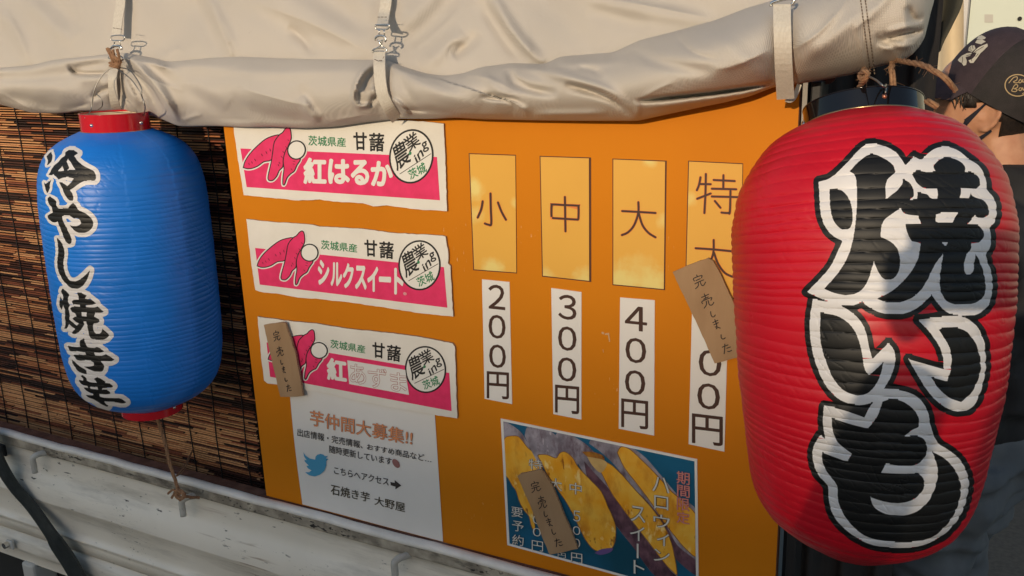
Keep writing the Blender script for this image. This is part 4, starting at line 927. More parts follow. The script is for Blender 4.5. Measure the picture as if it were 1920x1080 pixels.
# edge piping of the webbing
pip = mat('webbing edge', (.66, .60, .50), .5, bump=.8, bscale=1600)
for dx in ():
    mk('webbing_edge', *tube([P(1466+dx+(y-8)*.035, y, -.0806-.0075*math.sin(min(1, (y-8)/170)*2.2)) for y in range(60, 182, 6)], .0011, 5), pip, tarp)
# ---------------------------------------------------------------- lanterns
class Lantern:
    """paper lantern as rings along a slightly bent axis; lean and back give the lean (degrees) at height t"""
    def __init__(s, mid, R, H, pitch, lean, back, tab, amp, seams=()):
        s.seams = seams
        s.mid = np.array(mid, float); s.R = R; s.H = H; s.n = int(round(H/pitch)); s.amp = amp; s.tab = tab
        fd = C-s.mid; fd[2] = 0; fd /= np.linalg.norm(fd); up0 = np.array([0, 0, 1.0]); rt0 = np.cross(up0, fd)
        if rt0@M[:, 0] < 0: rt0 = -rt0
        s.ts = np.linspace(-.1, 1.15, 251); a = np.radians(lean(np.clip(s.ts, 0, 1)))[:, None]; b = np.radians(back(np.clip(s.ts, 0, 1)))[:, None]
        u = up0*np.cos(b)-fd*np.sin(b); s.F3 = fd*np.cos(b)+up0*np.sin(b)
        s.U3 = u*np.cos(a)-rt0*np.sin(a); s.R3 = rt0*np.cos(a)+u*np.sin(a)
        c = np.cumsum(s.U3, 0)*(H*.005); i = int(np.argmin(abs(s.ts-.5))); s.C3 = c-c[i]+s.mid
    def _i(s, A, t):
        t = np.asarray(t, float); return np.stack([np.interp(t, s.ts, A[:, k]) for k in range(3)], -1)
    def rad(s, t):
        x, y = zip(*s.tab); return np.interp(t, x, y)*s.R
    def pt(s, th, t, off=0.0, ribs=True):
        th = np.asarray(th, float); t = np.asarray(t, float); r_ = s.rad(t)
        if ribs:
            ph = t*s.n+.22*np.sin(th*1.0+.6)+.05*np.sin(th*5+t*9)+.45*np.sin(t*17+1.3)+.25*np.sin(t*41)+.16*vnoise(th*5+20, t*s.n*.6+3, 31)
            rib_ = np.floor(ph); va = .72+.75*(vnoise(rib_*.73+11, th*1.1+9, 33)+.35)
            fr_ = np.abs(np.sin(np.pi*ph)); w = np.clip(np.minimum(t, 1-t)/.05, .15, 1)
            side_ = .60+.40*np.abs(np.sin(th))
            r_ = r_+s.amp*w*side_*va*(fr_**.36-.7)+.0003*np.sin(th*9+t*23)*np.sin(th*4-t*61)
            wr = np.abs(vnoise(th*13+t*30+20, t*s.n*1.3+th*6+5, 35)); wr2 = np.clip(vnoise(th*3+7, t*9+2, 36)*3+.3, 0, 1)
            r_ = r_-.00042*w*wr2*np.clip(1-wr*9, 0, 1)
            for s0 in s.seams:
                e_ = s0+.012*np.sin(np.floor(ph)*2.4)
                r_ = r_+.0005*(1/(1+np.exp(-(th-e_)*260)))*np.clip(1-(th-e_)/.5, 0, 1)*(th > e_-.1)
        r_ = r_+off
        return s._i(s.C3, t)+r_[..., None]*(s._i(s.F3, t)*np.cos(th)[..., None]+s._i(s.R3, t)*np.sin(th)[..., None])
    def rows(s): return np.linspace(0, 1, s.n*10+1)
    def fr(s, t):
        return s._i(s.C3, t), s._i(s.F3, t), s._i(s.R3, t), s._i(s.U3, t)
def smooth_tab(L):
    x, y = zip(*L.tab); xs = np.linspace(0, 1, 60)
    # monotone-ish smoothing of the outline
    yy = np.interp(xs, x, y); k = np.array([.25, .5, .25])
    for _ in range(2): yy[1:-1] = np.convolve(yy, k, 'valid')
    L.tab = list(zip(xs, yy))
def shade_mesh(L, m, parent, nth=600):
    ts = L.rows(); th = np.linspace(0, 2*np.pi, nth, endpoint=False); TH, TT = np.meshgrid(th, ts)
    L.grid = L.pt(TH, TT); L.nth = nth; L.gts = ts
    V = L.grid.reshape(-1, 3); nr = len(ts)
    Fc = [(j*nth+i, j*nth+(i+1) % nth, (j+1)*nth+(i+1) % nth, (j+1)*nth+i) for j in range(nr-1) for i in range(nth)]
    return mk('paper_shade', V, Fc, m, parent, smooth=True)
def letter_mesh(L, mats, parent, label_fn, th0, th1, t0, t1, name='printed_lettering'):
    ts = L.rows(); ts = ts[(ts >= t0) & (ts <= t1)]; dth = .0004/L.R; th = np.arange(th0, th1, dth)
    TH, TT = np.meshgrid(th, ts); q = L.pt(TH, TT, 0, False); X, Yp = proj(q)
    lab = label_fn(X, Yp)
    V = []; Fc = []; mi = []; TH2 = []; mx_ = max(1, int(.0013/(dth*L.R)))
    rad_ = np.cos(np.linspace(0, 2*np.pi, L.nth, endpoint=False))
    def onpaper(a, t):   # a point on the very facets of the paper mesh, lifted a hair
        j = int(np.argmin(abs(L.gts-t))); x = (a % (2*np.pi))/(2*np.pi)*L.nth; k = np.floor(x).astype(int); f = (x-k)[:, None]
        g = L.grid[j, k % L.nth]*(1-f)+L.grid[j, (k+1) % L.nth]*f; c = L._i(L.C3, t); d = g-c; return g+d/np.linalg.norm(d, axis=1)[:, None]*.0004
    def runs(row):
        ch = np.flatnonzero(np.diff(row))+1; e_ = np.concatenate([[0], ch, [len(row)]])
        return [(e_[k], e_[k+1], row[e_[k]]) for k in range(len(e_)-1) if row[e_[k]] > 0]
    R_s = [runs(r_) for r_ in lab]
    tol = .010/(dth*L.R)
    quads = []
    for j in range(len(ts)-1):
        A, B_ = R_s[j], R_s[j+1]; used = set()
        for (a0, a1, l) in A:
            best = None
            for k, (b0, b1, l2) in enumerate(B_):
                if k in used or l2 != l: continue
                if abs(a0-b0) < tol and abs(a1-b1) < tol: best = k; break
            if best is not None: used.add(best); quads.append((j, a0, a1, B_[best][0], B_[best][1], l))
            else:
                quads.append((j, a0, a1, a0, a1, l))
    for j, a0, a1, b0, b1, l in quads:
        nn = max(1, int((a1-a0)/mx_)); base_ = len(V)
        fa = np.linspace(a0, a1, nn+1)*dth+th0; fb = np.linspace(b0, b1, nn+1)*dth+th0
        pa = onpaper(fa, ts[j]); pb = onpaper(fb, ts[j+1])
        V += list(pa)+list(pb); TH2 += [(x, ts[j]) for x in fa]+[(x, ts[j+1]) for x in fb]
        for k in range(nn): Fc.append((base_+k, base_+k+1, base_+nn+2+k, base_+nn+1+k)); mi.append(int(l)-1)
    o = mk(name, V, Fc, mats, parent, mi, smooth=True)
    TT_ = np.array(TH2); a_, t_ = TT_[:, 0], TT_[:, 1]; e1 = L.pt(a_+.004, t_)-L.pt(a_-.004, t_); e2 = L.pt(a_, t_+.0004)-L.pt(a_, t_-.0004)
    nn_ = np.cross(e1, e2); nn_ /= np.linalg.norm(nn_, axis=1)[:, None]; o.data.normals_split_custom_set_from_vertices([tuple(q) for q in nn_]); return o
def ring(L, t, rr, h, m, parent, name, wall=.0012):
    """thin hoop whose lower edge sits at height t"""
    V = []; Fc = []; n = 96; c0, f_, r0, u_ = L.fr(t)
    pr = [(rr, 0), (rr, h), (rr-wall, h), (rr-wall, 0)]
    for k in range(n):
        a = 2*math.pi*k/n; d = f_*math.cos(a)+r0*math.sin(a)
        for r_, z in pr: V.append(c0+d*r_+u_*z)
    for k in range(n):
        for q in range(4): Fc.append((k*4+q, ((k+1) % n)*4+q, ((k+1) % n)*4+(q+1) % 4, k*4+(q+1) % 4))
    o = mk(name, V, Fc, m, parent, smooth=True); e_ = o.modifiers.new('e', 'EDGE_SPLIT'); e_.split_angle = math.radians(40); return o
def hoopwire(L, t, dz, rr, r_, m, parent, name='rim_wire'):
    c0, f_, r0, u_ = L.fr(t); c0 = c0+u_*dz; n = 72
    return mk(name, *tube([c0+rr*(f_*math.cos(2*math.pi*k/n)+r0*math.sin(2*math.pi*k/n)) for k in range(n+1)], r_, 6, False), m, parent, smooth=True)
blue_v = mat('blue vinyl paper', (.012, .225, .84), .40, (.010, .20, .75), 12, bump=.12, bscale=90, trans=.12, rvar=.06)
red_v = mat('red vinyl paper', (.64, .005, .020), .42, (.57, .004, .016), 12, bump=.12, bscale=90, trans=.10, rvar=.08)
lant_blk = mat('lantern black ink', (.008, .008, .008), .5, spec=.35, bump=.05, bscale=120); lant_wht = mat('lantern white ink', (.72, .70, .70), .45, (.66, .64, .64), 20, bump=.05)
redlac = mat('red lacquer hoop', (.56, .010, .022), .18, coat=.6, coatr=.05); blklac = mat('black lacquer hoop', (.004, .004, .005), .07, spec=.5)
gold = mat('brass rim', (.55, .42, .22), .3, metal=1.0)
# ---- blue
TB = [(0, .42), (.010, .52), (.028, .66), (.055, .79), (.09, .885), (.14, .945), (.21, .980), (.33, .997), (.5, 1.0), (.67, .997), (.79, .982), (.86, .948), (.91, .885), (.945, .79), (.972, .665), (.990, .51), (1, .41)]
LB = Lantern((-1.300, -.05, 1.350), .1335, .478, .0086, lambda t: -.9+0*t, lambda t: 0*t, TB, .0011, (.02, .62)); smooth_tab(LB)
blue = empty('blue_lantern', (LB.mid[0], LB.mid[1], LB.mid[2]-.27), 'blue paper lantern with black brush lettering hanging before the reed blind', 'lantern')
shade_mesh(LB, blue_v, blue)
k1, k2, k3, k4, k5, k6 = crop(70, 260, 9), crop(70, 360, 9), crop(80, 440, 9), crop(90, 530, 9), crop(100, 620, 9), crop(110, 680, 9)
bp_ = [([(240, 225), (255, 290), (250, 360), (200, 430), (165, 450), (180, 390), (160, 300), (200, 250)], k1),
 ([(560, 190), (620, 200), (690, 245), (625, 290), (680, 370), (760, 440), (860, 500), (950, 550), (980, 600), (985, 680), (960, 712), (880, 710), (780, 720), (690, 770), (610, 830), (550, 865), (590, 920), (608, 1000), (600, 1045), (570, 1055), (520, 1020), (460, 930), (420, 830), (370, 735), (440, 750), (510, 800), (560, 750), (620, 670), (560, 655), (450, 655), (360, 690), (320, 640), (275, 605), (235, 620), (195, 610), (230, 550), (280, 460), (350, 400), (420, 320), (475, 280), (480, 230), (510, 205)], k1),
 ([(120, 735), (145, 765), (235, 695), (215, 780), (195, 890), (165, 920), (145, 860), (125, 790)], k1),
 ([(210, 75), (260, 100), (320, 150), (325, 220), (355, 275), (430, 280), (520, 275), (560, 220), (600, 185), (650, 225), (690, 300), (780, 340), (880, 410), (940, 500), (935, 580), (880, 650), (790, 690), (700, 685), (620, 640), (550, 560), (620, 575), (700, 565), (738, 525), (720, 475), (680, 445), (610, 445), (550, 405), (480, 395), (415, 410), (440, 500), (490, 590), (540, 700), (580, 790), (575, 865), (540, 880), (480, 830), (430, 720), (390, 610), (345, 500), (290, 515), (220, 480), (170, 400), (260, 345), (250, 270), (180, 170), (180, 100)], k2),
 ([(240, 55), (290, 90), (330, 150), (370, 250), (370, 350), (355, 450), (365, 580), (400, 690), (450, 765), (520, 790), (600, 770), (700, 700), (800, 600), (775, 700), (720, 810), (640, 890), (560, 915), (470, 890), (390, 820), (320, 730), (270, 610), (250, 450), (265, 300), (260, 170)], k3),
 ([(240, 105), (290, 125), (365, 200), (345, 250), (340, 310), (375, 380), (352, 430), (370, 510), (365, 620), (420, 670), (490, 730), (470, 790), (430, 760), (360, 700), (320, 775), (280, 775), (300, 700), (290, 600), (290, 450), (260, 385), (235, 460), (195, 370), (200, 290), (210, 230), (245, 300), (260, 240), (225, 150)], k4),
 ([(490, 175), (530, 165), (655, 215), (620, 270), (690, 275), (710, 265), (815, 350), (740, 375), (640, 380), (640, 415), (780, 418), (840, 405), (945, 490), (890, 510), (800, 505), (780, 570), (860, 620), (875, 655), (830, 680), (780, 680), (760, 720), (770, 800), (800, 850), (850, 865), (890, 845), (920, 780), (980, 830), (1035, 885), (990, 935), (900, 968), (800, 960), (720, 930), (690, 860), (670, 760), (650, 660), (600, 660), (610, 700), (560, 790), (500, 850), (440, 868), (400, 850), (450, 790), (490, 720), (520, 690), (460, 650), (415, 605), (450, 575), (485, 570), (455, 510), (415, 500), (380, 430), (410, 408), (540, 415), (540, 380), (430, 370), (405, 320), (430, 290), (520, 285), (515, 220)], k4),
 ([(525, 130), (535, 190), (580, 280), (680, 295), (740, 280), (860, 350), (800, 370), (690, 375), (710, 420), (830, 420), (890, 395), (1035, 485), (980, 515), (800, 515), (850, 570), (855, 640), (820, 690), (740, 695), (640, 670), (560, 630), (510, 595), (600, 605), (680, 590), (690, 545), (650, 515), (530, 500), (415, 500), (345, 420), (360, 400), (560, 410), (540, 365), (420, 350), (290, 345), (240, 255), (340, 270), (460, 275), (445, 220), (460, 160), (500, 140)], k5),
 ([(320, 490), (400, 560), (480, 620), (560, 670), (568, 740), (510, 725), (420, 680), (350, 580), (318, 520)], k5),
 ([(370, 220), (410, 210), (470, 260), (475, 300), (540, 330), (650, 340), (620, 295), (600, 270), (650, 245), (710, 265), (795, 325), (770, 345), (850, 345), (920, 395), (900, 415), (820, 425), (735, 430), (730, 460), (800, 455), (865, 490), (870, 525), (800, 535), (690, 535), (700, 570), (760, 590), (980, 600), (1060, 610), (1140, 665), (1100, 685), (1000, 670), (900, 660), (775, 650), (790, 690), (840, 720), (820, 745), (700, 690), (600, 620), (500, 580), (455, 540), (585, 548), (590, 525), (500, 490), (425, 425), (440, 415), (500, 430), (490, 400), (400, 370), (345, 310), (345, 290), (410, 310), (410, 270)], k6)]
bh_ = [([(520, 345), (560, 390), (640, 525), (510, 535), (535, 490), (495, 385)], k1), ([(420, 465), (455, 540), (345, 555)], k1), ([(565, 500), (648, 502), (655, 575), (575, 572)], k4), ([(525, 408), (655, 413), (665, 455), (550, 445)], k6)]
BP = [rpoly([T(p) for p in q], 3) for q, T in bp_]; BH = [[T(p) for p in q] for q, T in bh_]
def lab_blue(X, Y):
    out = np.zeros(X.shape, int); sel = (X > 70) & (X < 250) & (Y > 260) & (Y < 780); xs, ys = X[sel], Y[sel]
    ins = np.zeros(xs.shape, bool); dmin = np.full(xs.shape, 1e9)
    for q in BP: ins |= inside(xs, ys, q); dmin = np.minimum(dmin, pdist(xs, ys, q))
    hole = np.zeros(xs.shape, bool)
    for q in BH: hole |= inside(xs, ys, q)
    wth = np.clip(4.2+(xs-88)*.062, 4.2, 8.3)
    out[sel] = np.where(ins & ~hole, 1, np.where(hole | (dmin < wth), 2, 0)); return out
letter_mesh(LB, [lant_blk, lant_wht], blue, lab_blue, -1.62, .2, .0, .97)
ring(LB, 1.0, .0522, .026, mat('cream lining paper', (.66, .52, .34), .8), blue, 'hoop_lining')
hb = .028
ring(LB, 1.0, .0535, hb, redlac, blue, 'top_hoop'); hoopwire(LB, 1.0, -.0005, .0538, .0013, gold, blue); hoopwire(LB, 1.0, hb, .0535, .0007, redlac, blue, 'hoop_lip')
ring(LB, -.034, .052, .022, redlac, blue, 'bottom_hoop')
# paper lining seen through the top opening
inner = mat('lantern lining', (.55, .42, .26), .8)
# screws, wire handle
def at_ring(L, t, dz, rr, th):
    c0, f_, r0, u_ = L.fr(t); return c0+u_*dz+rr*(f_*math.cos(th)+r0*math.sin(th))
def screw(L, t, dz, rr, th, parent, r_=.0032, m=None):
    a = at_ring(L, t, dz, rr-.002, th); b_ = at_ring(L, t, dz, rr+.0022, th); return mk('screw', *tube([a, (a+b_)/2, b_], [r_, r_, r_*.6], 10), m or metal, parent, smooth=True)
screw(LB, 1.0, .012, .0535, -.72, blue); screw(LB, 1.0, .012, .0535, .80, blue); screw(LB, -.034, .012, .052, .75, blue)
kn = P(216, 126, -.052)
wire = mat('steel wire', (.30, .29, .27), .4, metal=1.0)
def px_of(a): x, y = proj(a); return float(x), float(y)
a1 = at_ring(LB, 1.0, .024, .054, -.95); a2 = at_ring(LB, 1.0, .024, .054, .95)
hw = []
hw.append(tube(smooth_line([a1, P(171, 205, -.078), P(176, 172, -.074), P(187, 148, -.066), P(203, 131, -.058), kn]), .0009, 6))
hw.append(tube(smooth_line([a2, P(272, 200, -.070), P(266, 180, -.070), P(265, 165, -.068), P(255, 146, -.062), P(240, 130, -.056), kn]), .0009, 6))
hw.append(tube(smooth_line([kn, P(245, 148, -.070), P(262, 172, -.074), P(268, 186, -.07)]), .0008, 6))
hw.append(tube(smooth_line([P(180, 176, -.074), P(189, 184, -.075), P(192, 198, -.07), at_ring(LB, 1.0, .03, .055, 3.6)]), .0008, 6))
mk('wire_handle', *join(hw), wire, blue, smooth=True)
# twine binding the handle to the strap buckle
tw = []
for k, (xa_, ya_, xb_, yb_) in enumerate([(201, 91, 216, 127), (204, 92, 222, 124), (212, 94, 214, 126), (220, 93, 224, 122), (205, 100, 228, 118), (206, 118, 226, 122), (207, 123, 224, 127)]):
    v, f = rope([P(xa_, ya_, -.054), P((xa_+xb_)/2+1, (ya_+yb_)/2, -.060), P(xb_, yb_, -.055)], .0024, hairs=5, seed=k); tw.append((v, f))
t1_ = mk('twine_lashing', *join(tw), twine, None, label='jute twine lashing the blue lantern wire to the left strap buckle', cat='twine')
# cord from the lantern's foot to the middle hook
ft = LB.fr(0)[0]-np.array([0, 0, .012])
knb = P(337, 928, -.068)
mk('tie_cord', *join([rope([ft, P(305, 815, -.055), P(318, 868, -.060), P(330, 905, -.066), knb], .0030, hairs=30, seed=3), rope([P(362, 842, YB-.006), P(345, 874, .0), P(331, 892, -.055)], .0013, hairs=3, seed=4),
      rope([P(360, 846, YB-.006), P(346, 880, .0), P(331, 893, -.055)], .0011, hairs=3, seed=5), rope([P(330, 918, -.066), P(334, 930, -.07), P(342, 934, -.072), P(345, 926, -.07), P(334, 920, -.07), P(331, 930, -.072), P(340, 938, -.07)], .0034, hairs=20, seed=6),
      rope([P(328, 918, -.067), P(321, 920, -.068), P(315, 926, -.069)], .0020, hairs=5, seed=7), rope([P(329, 920, -.067), P(326, 926, -.068), P(322, 934, -.069)], .0022, hairs=5, seed=8), rope([P(342, 930, -.07), P(356, 932, -.05), P(374, 933, -.035)], .0026, hairs=8, seed=9)]),
   twine, None, label='brown cord from the blue lantern foot knotted round a gate hook', cat='cord')
# ---- red
TR = list(zip([0, .02, .05, .10, .17, .27, .4, .6, .75, .85, .91, .95, .98, 1], [.4063, .4956, .6607, .7905, .8521, .8954, .9612, 1.0078, 1.0213, .9624, .8388, .7499, .617, .4407]))
LR = Lantern((-.1095, -.13, 1.4104), .134, .4428, .0091, lambda t: -1.85+9.08*t, lambda t: -.2+22.6*t, TR, .0019, (-.80,)); smooth_tab(LR)
red = empty('red_lantern', (LR.mid[0], LR.mid[1], LR.mid[2]-.25), 'large red paper lantern with bold outlined black lettering, nearest the camera', 'lantern')
shade_mesh(LR, red_v, red, 600)
cA = crop(1480, 240, 3.0); cB = crop(1480, 560, 2.0769)
W1 = [(165, 298), (215, 290), (330, 190), (400, 115), (430, 96), (470, 90), (540, 105), (610, 150), (650, 212), (700, 160), (740, 182), (800, 125), (870, 105), (930, 120), (1000, 170), (1060, 215), (1100, 280), (1112, 350), (1150, 400), (1160, 470), (1150, 530), (1125, 560), (1130, 620), (1120, 680), (1098, 715), (1118, 770), (1135, 820), (1135, 930), (1115, 1000), (1060, 1045), (980, 1058), (900, 1045), (850, 1008), (820, 970), (797, 940), (720, 1010), (640, 1045), (580, 1050), (500, 1035), (440, 1003), (408, 978), (350, 1000), (280, 998), (200, 970), (100, 922), (180, 840), (230, 780), (270, 700), (298, 635), (250, 610), (210, 570), (180, 500), (170, 400)]
B1 = [(225, 345), (290, 350), (330, 390), (352, 460), (352, 540), (335, 568), (300, 572), (260, 540), (235, 480)]
B2 = [(338, 245), (365, 262), (378, 330), (378, 450), (362, 600), (330, 720), (270, 820), (195, 905), (260, 930), (340, 940), (400, 915), (440, 860), (465, 780), (475, 752), (490, 790), (520, 840), (545, 857), (585, 845), (615, 800), (618, 720), (600, 670), (560, 635), (510, 612), (525, 528), (580, 480), (625, 452), (640, 478), (680, 490), (722, 490), (740, 545), (650, 543), (665, 600), (690, 640), (735, 645), (728, 710), (700, 780), (640, 860), (570, 920), (490, 960), (560, 985), (640, 975), (710, 940), (760, 880), (800, 800), (835, 740), (863, 710), (850, 790), (843, 860), (850, 920), (880, 970), (940, 995), (1010, 992), (1070, 970), (1097, 930), (1100, 880), (1085, 800), (1050, 720), (1042, 712), (1036, 760), (1030, 800), (1015, 825), (1000, 828), (980, 805), (980, 770), (995, 710), (1015, 690), (1018, 650), (1060, 645), (1085, 620), (1087, 580), (1060, 548), (995, 545), (1040, 495), (1085, 508), (1115, 490), (1118, 455), (1085, 405), (1030, 385), (1015, 368), (1005, 400), (955, 397), (963, 340), (1050, 342), (1070, 320), (1060, 275), (1020, 250), (985, 250), (980, 215), (940, 180), (880, 165), (840, 180), (805, 215), (820, 245), (790, 250), (715, 238), (688, 262), (715, 310), (760, 340), (830, 343), (832, 398), (795, 395), (770, 372), (718, 365), (718, 402), (672, 408), (697, 385), (693, 340), (668, 305), (635, 288), (632, 318), (540, 403), (545, 300), (595, 250), (580, 210), (520, 165), (460, 147), (400, 180)]
H1 = [(822, 481), (945, 478), (910, 538), (820, 531)]; H2 = [(858, 648), (888, 645), (875, 670)]
W2 = [(92, 3), (180, 20), (245, 55), (290, 110), (310, 190), (322, 235), (385, 172), (408, 205), (408, 260), (385, 320), (365, 352), (440, 358), (500, 385), (535, 435), (548, 495), (575, 560), (620, 590), (665, 630), (692, 690), (692, 760), (665, 840), (610, 910), (540, 950), (460, 970), (380, 968), (300, 950), (220, 900), (170, 840), (152, 770), (150, 730), (110, 680), (90, 610), (95, 575), (120, 530), (140, 545), (130, 480), (135, 418), (200, 430), (292, 462), (320, 410), (330, 402), (270, 415), (200, 395), (150, 350), (110, 270), (85, 180), (80, 80)]
B3 = [(120, 55), (180, 65), (230, 95), (262, 140), (282, 210), (295, 280), (310, 298), (365, 248), (357, 285), (335, 335), (300, 370), (265, 377), (220, 362), (180, 325), (145, 250), (122, 170)]
B4 = [(165, 465), (240, 488), (305, 505), (340, 460), (362, 400), (400, 390), (450, 405), (490, 440), (504, 480), (500, 500), (475, 510), (447, 537), (510, 538), (530, 560), (533, 600), (510, 635), (470, 652), (375, 642), (355, 678), (450, 685), (500, 680), (520, 700), (520, 740), (490, 775), (430, 795), (370, 790), (315, 772), (325, 805), (360, 832), (410, 845), (470, 838), (530, 800), (565, 735), (575, 660), (555, 596), (600, 620), (645, 670), (665, 730), (655, 800), (610, 880), (550, 930), (470, 948), (380, 945), (290, 920), (225, 860), (190, 790), (185, 725), (150, 680), (128, 630), (128, 598), (225, 635), (243, 603), (190, 560), (168, 510)]
W5 = [(500, 82), (590, 72), (660, 68), (710, 90), (750, 150), (762, 230), (758, 300), (735, 380), (700, 430), (660, 440), (600, 420), (545, 370), (500, 300), (462, 235), (530, 255), (600, 275), (592, 210), (560, 150)]
B5 = [(578, 118), (640, 112), (690, 130), (725, 180), (742, 250), (735, 310), (700, 375), (665, 402), (620, 385), (580, 350), (550, 305), (612, 322), (627, 270), (625, 200), (600, 150)]
RW = [rpoly([cA(p) for p in W1], 3), rpoly([cB(p) for p in W2], 3), rpoly([cB(p) for p in W5], 3)]
RB = [rpoly([cA(p) for p in B1], 3), rpoly([cA(p) for p in B2], 3), rpoly([cB(p) for p in B3], 3), rpoly([cB(p) for p in B4], 3), rpoly([cB(p) for p in B5], 3)]; RH = [[cA(p) for p in H1], [cA(p) for p in H2]]
def rnd(q): return [tuple(p) for p in smooth_line(list(q)+[q[0]], 2)[:-1]]
def lab_red(X, Y):
    out = np.zeros(X.shape, int); sel = (X > 1490) & (X < 1885) & (Y > 255) & (Y < 1045); xs, ys = X[sel], Y[sel]
    w = np.zeros(xs.shape, bool); b_ = w.copy(); dm = np.full(xs.shape, 1e9)
    for q in RW: w |= inside(xs, ys, q); dm = np.minimum(dm, pdist(xs, ys, q))
    for q in RB: b_ |= inside(xs, ys, q)
    for q in RH: b_ &= ~inside(xs, ys, q)
    out[sel] = np.where(b_, 1, np.where(w, 2, np.where(dm < 10.0, 1, 0))); return out
letter_mesh(LR, [lant_blk, lant_wht], red, lab_red, -.9, 1.5, .02, .985)
hr = .0195; rr_ = .0592
ring(LR, 1.0, rr_, hr, blklac, red, 'top_hoop'); hoopwire(LR, 1.0, -.0006, rr_+.0004, .0014, gold, red); hoopwire(LR, 1.0, hr, rr_, .0007, blklac, red, 'hoop_lip')
ring(LR, .0, .050, .010, blklac, red, 'bottom_hoop')
def th_at(L, t, dz, rr, px):
    best = min((abs(px_of(at_ring(L, t, dz, rr, a))[0]-px), a) for a in np.linspace(-1.4, 1.4, 400)); return best[1]
te = th_at(LR, 1.0, .008, rr_, 1659)
screw(LR, 1.0, .009, rr_, te, red, .0026, mat('copper eyelet', (.6, .25, .16), .35, metal=.8)); screw(LR, 1.0, .004, rr_, -1.45, red, .005)
ee = at_ring(LR, 1.0, .011, rr_+.003, te)
mk('wire_hanger', *tube(smooth_line([ee, ee+np.array([0, -.001, .008]), P(1657, 162, -.165), P(1642, 150, -.150), P(1628, 143, -.135)]), .0011, 6), wire, red, smooth=True)
yk = -.06
def rp(pts, r_, lab, seed, hairs=30): return mk('jute_rope', *rope(pts, r_, hairs=hairs, seed=seed), twine, None, label=lab, cat='rope')
mk('jute_rope', *join([rope([P(1621, 128, -.03), P(1618, 140, -.10), P(1622, 148, -.13), P(1613, 160, -.11), P(1610, 178, -.08)], .0028, hairs=30, seed=11), rope([P(1613, 138, -.12), P(1622, 134, -.135), P(1627, 142, -.135), P(1617, 148, -.13), P(1612, 142, -.12)], .0024, hairs=25, seed=12)]),
   twine, None, label='short knotted jute rope holding the red lantern wire below the tarp', cat='rope')
rp([P(1675, 112, -.02), P(1672, 130, -.06), P(1674, 150, -.07), P(1676, 185, -.07)], .0030, 'straight vertical jute rope behind the black hoop of the red lantern', 13)
rp([P(1680, 112, -.03), P(1700, 116, -.08), P(1730, 122, -.12), P(1755, 135, -.14), P(1778, 152, -.14), P(1791, 170, -.13)], .0026, 'curved jute rope end sticking out in front of the cap', 14, 45)
rp([P(1738, 190, -.10), P(1748, 194, -.11), P(1758, 200, -.11)], .0030, 'cut stub of jute rope at the right side of the black hoop', 15, 6)
# ---------------------------------------------------------------- rubber strap at lower left
rub = mat('black rubber', (.018, .022, .022), .42, (.03, .036, .036), 60, bump=.15)
pts = [(-30, 800), (-6, 862), (22, 910), (58, 952), (92, 1000), (106, 1022), (130, 1058), (165, 1120), (230, 1230)]; ws = [22, 21, 19, 19, 20, 26, 27, 24, 22]
p = smooth_line([(x, y, w) for (x, y), w in zip(pts, ws)], 5); V = []; Fc = []
for i, q in enumerate(p):
    a = p[max(0, i-1)]; c = p[min(len(p)-1, i+1)]; d = (c-a)[:2]; d /= np.hypot(*d); n = np.array([-d[1], d[0]])*q[2]/2
    if n[0] > 0: n = -n
    Y0 = -.050-.004*math.sin(i*.35); l = P(q[0]+n[0], q[1]+n[1], Y0); r_ = P(q[0]-n[0], q[1]-n[1], Y0); V += [l, (l+r_)/2-[0, .0012, 0], r_, r_+[0, .005, 0], l+[0, .005, 0]]
for i in range(len(p)-1):
    for k in range(5): a = i*5; Fc.append((a+k, a+5+k, a+5+(k+1) % 5, a+(k+1) % 5))
mk('rubber_strap', V, Fc, rub, None, label='black rubber strap running diagonally across the white gate, lower left', cat='strap')
# ---------------------------------------------------------------- right side behind the board
cl = mat('black cloth', (.012, .010, .010), .85, (.020, .017, .016), 20, bump=.3, bscale=30)  # near-black sheet added in place of the dark truck interior
a = P(1500, 400, .055)[0]; b_ = P(1742, 300, .16)[0]
V = []; nn = 40; zt0, zb0 = 1.76, .75
for j in range(13):
    for i in range(nn+1):
        t = i/nn; x = a+(b_-a)*t; y = .055+.105*t+.008*math.sin(t*19+j*.12)+.004*math.sin(t*43)
        V.append((x, y, zb0+(zt0-zb0)*j/12))
mk('dark_interior_sheet', V, [(j*(nn+1)+i, j*(nn+1)+i+1, (j+1)*(nn+1)+i+1, (j+1)*(nn+1)+i) for j in range(12) for i in range(nn)], cl, None, smooth=True, label='black cloth hanging at the truck corner behind the red lantern', cat='curtain')
# round brass-brown badge and a dull tube glimpsed under the tarp
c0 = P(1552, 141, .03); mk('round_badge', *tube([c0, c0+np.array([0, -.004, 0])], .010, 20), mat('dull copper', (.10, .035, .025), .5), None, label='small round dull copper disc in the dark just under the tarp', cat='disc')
# grey-green end flap of the canopy, in shade behind the roll
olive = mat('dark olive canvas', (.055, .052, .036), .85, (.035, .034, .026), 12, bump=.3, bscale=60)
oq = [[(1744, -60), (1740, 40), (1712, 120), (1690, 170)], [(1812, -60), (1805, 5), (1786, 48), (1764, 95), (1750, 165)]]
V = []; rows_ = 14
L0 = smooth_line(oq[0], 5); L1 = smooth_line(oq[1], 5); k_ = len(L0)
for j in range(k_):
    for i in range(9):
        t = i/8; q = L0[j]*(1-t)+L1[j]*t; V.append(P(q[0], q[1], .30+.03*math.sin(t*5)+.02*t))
mk('canopy_end_flap', V, [(j*9+i, (j+1)*9+i, (j+1)*9+i+1, j*9+i+1) for j in range(k_-1) for i in range(8)], olive, None, smooth=True, label='dark olive canvas end flap of the canopy behind the tarp roll', cat='canvas flap')
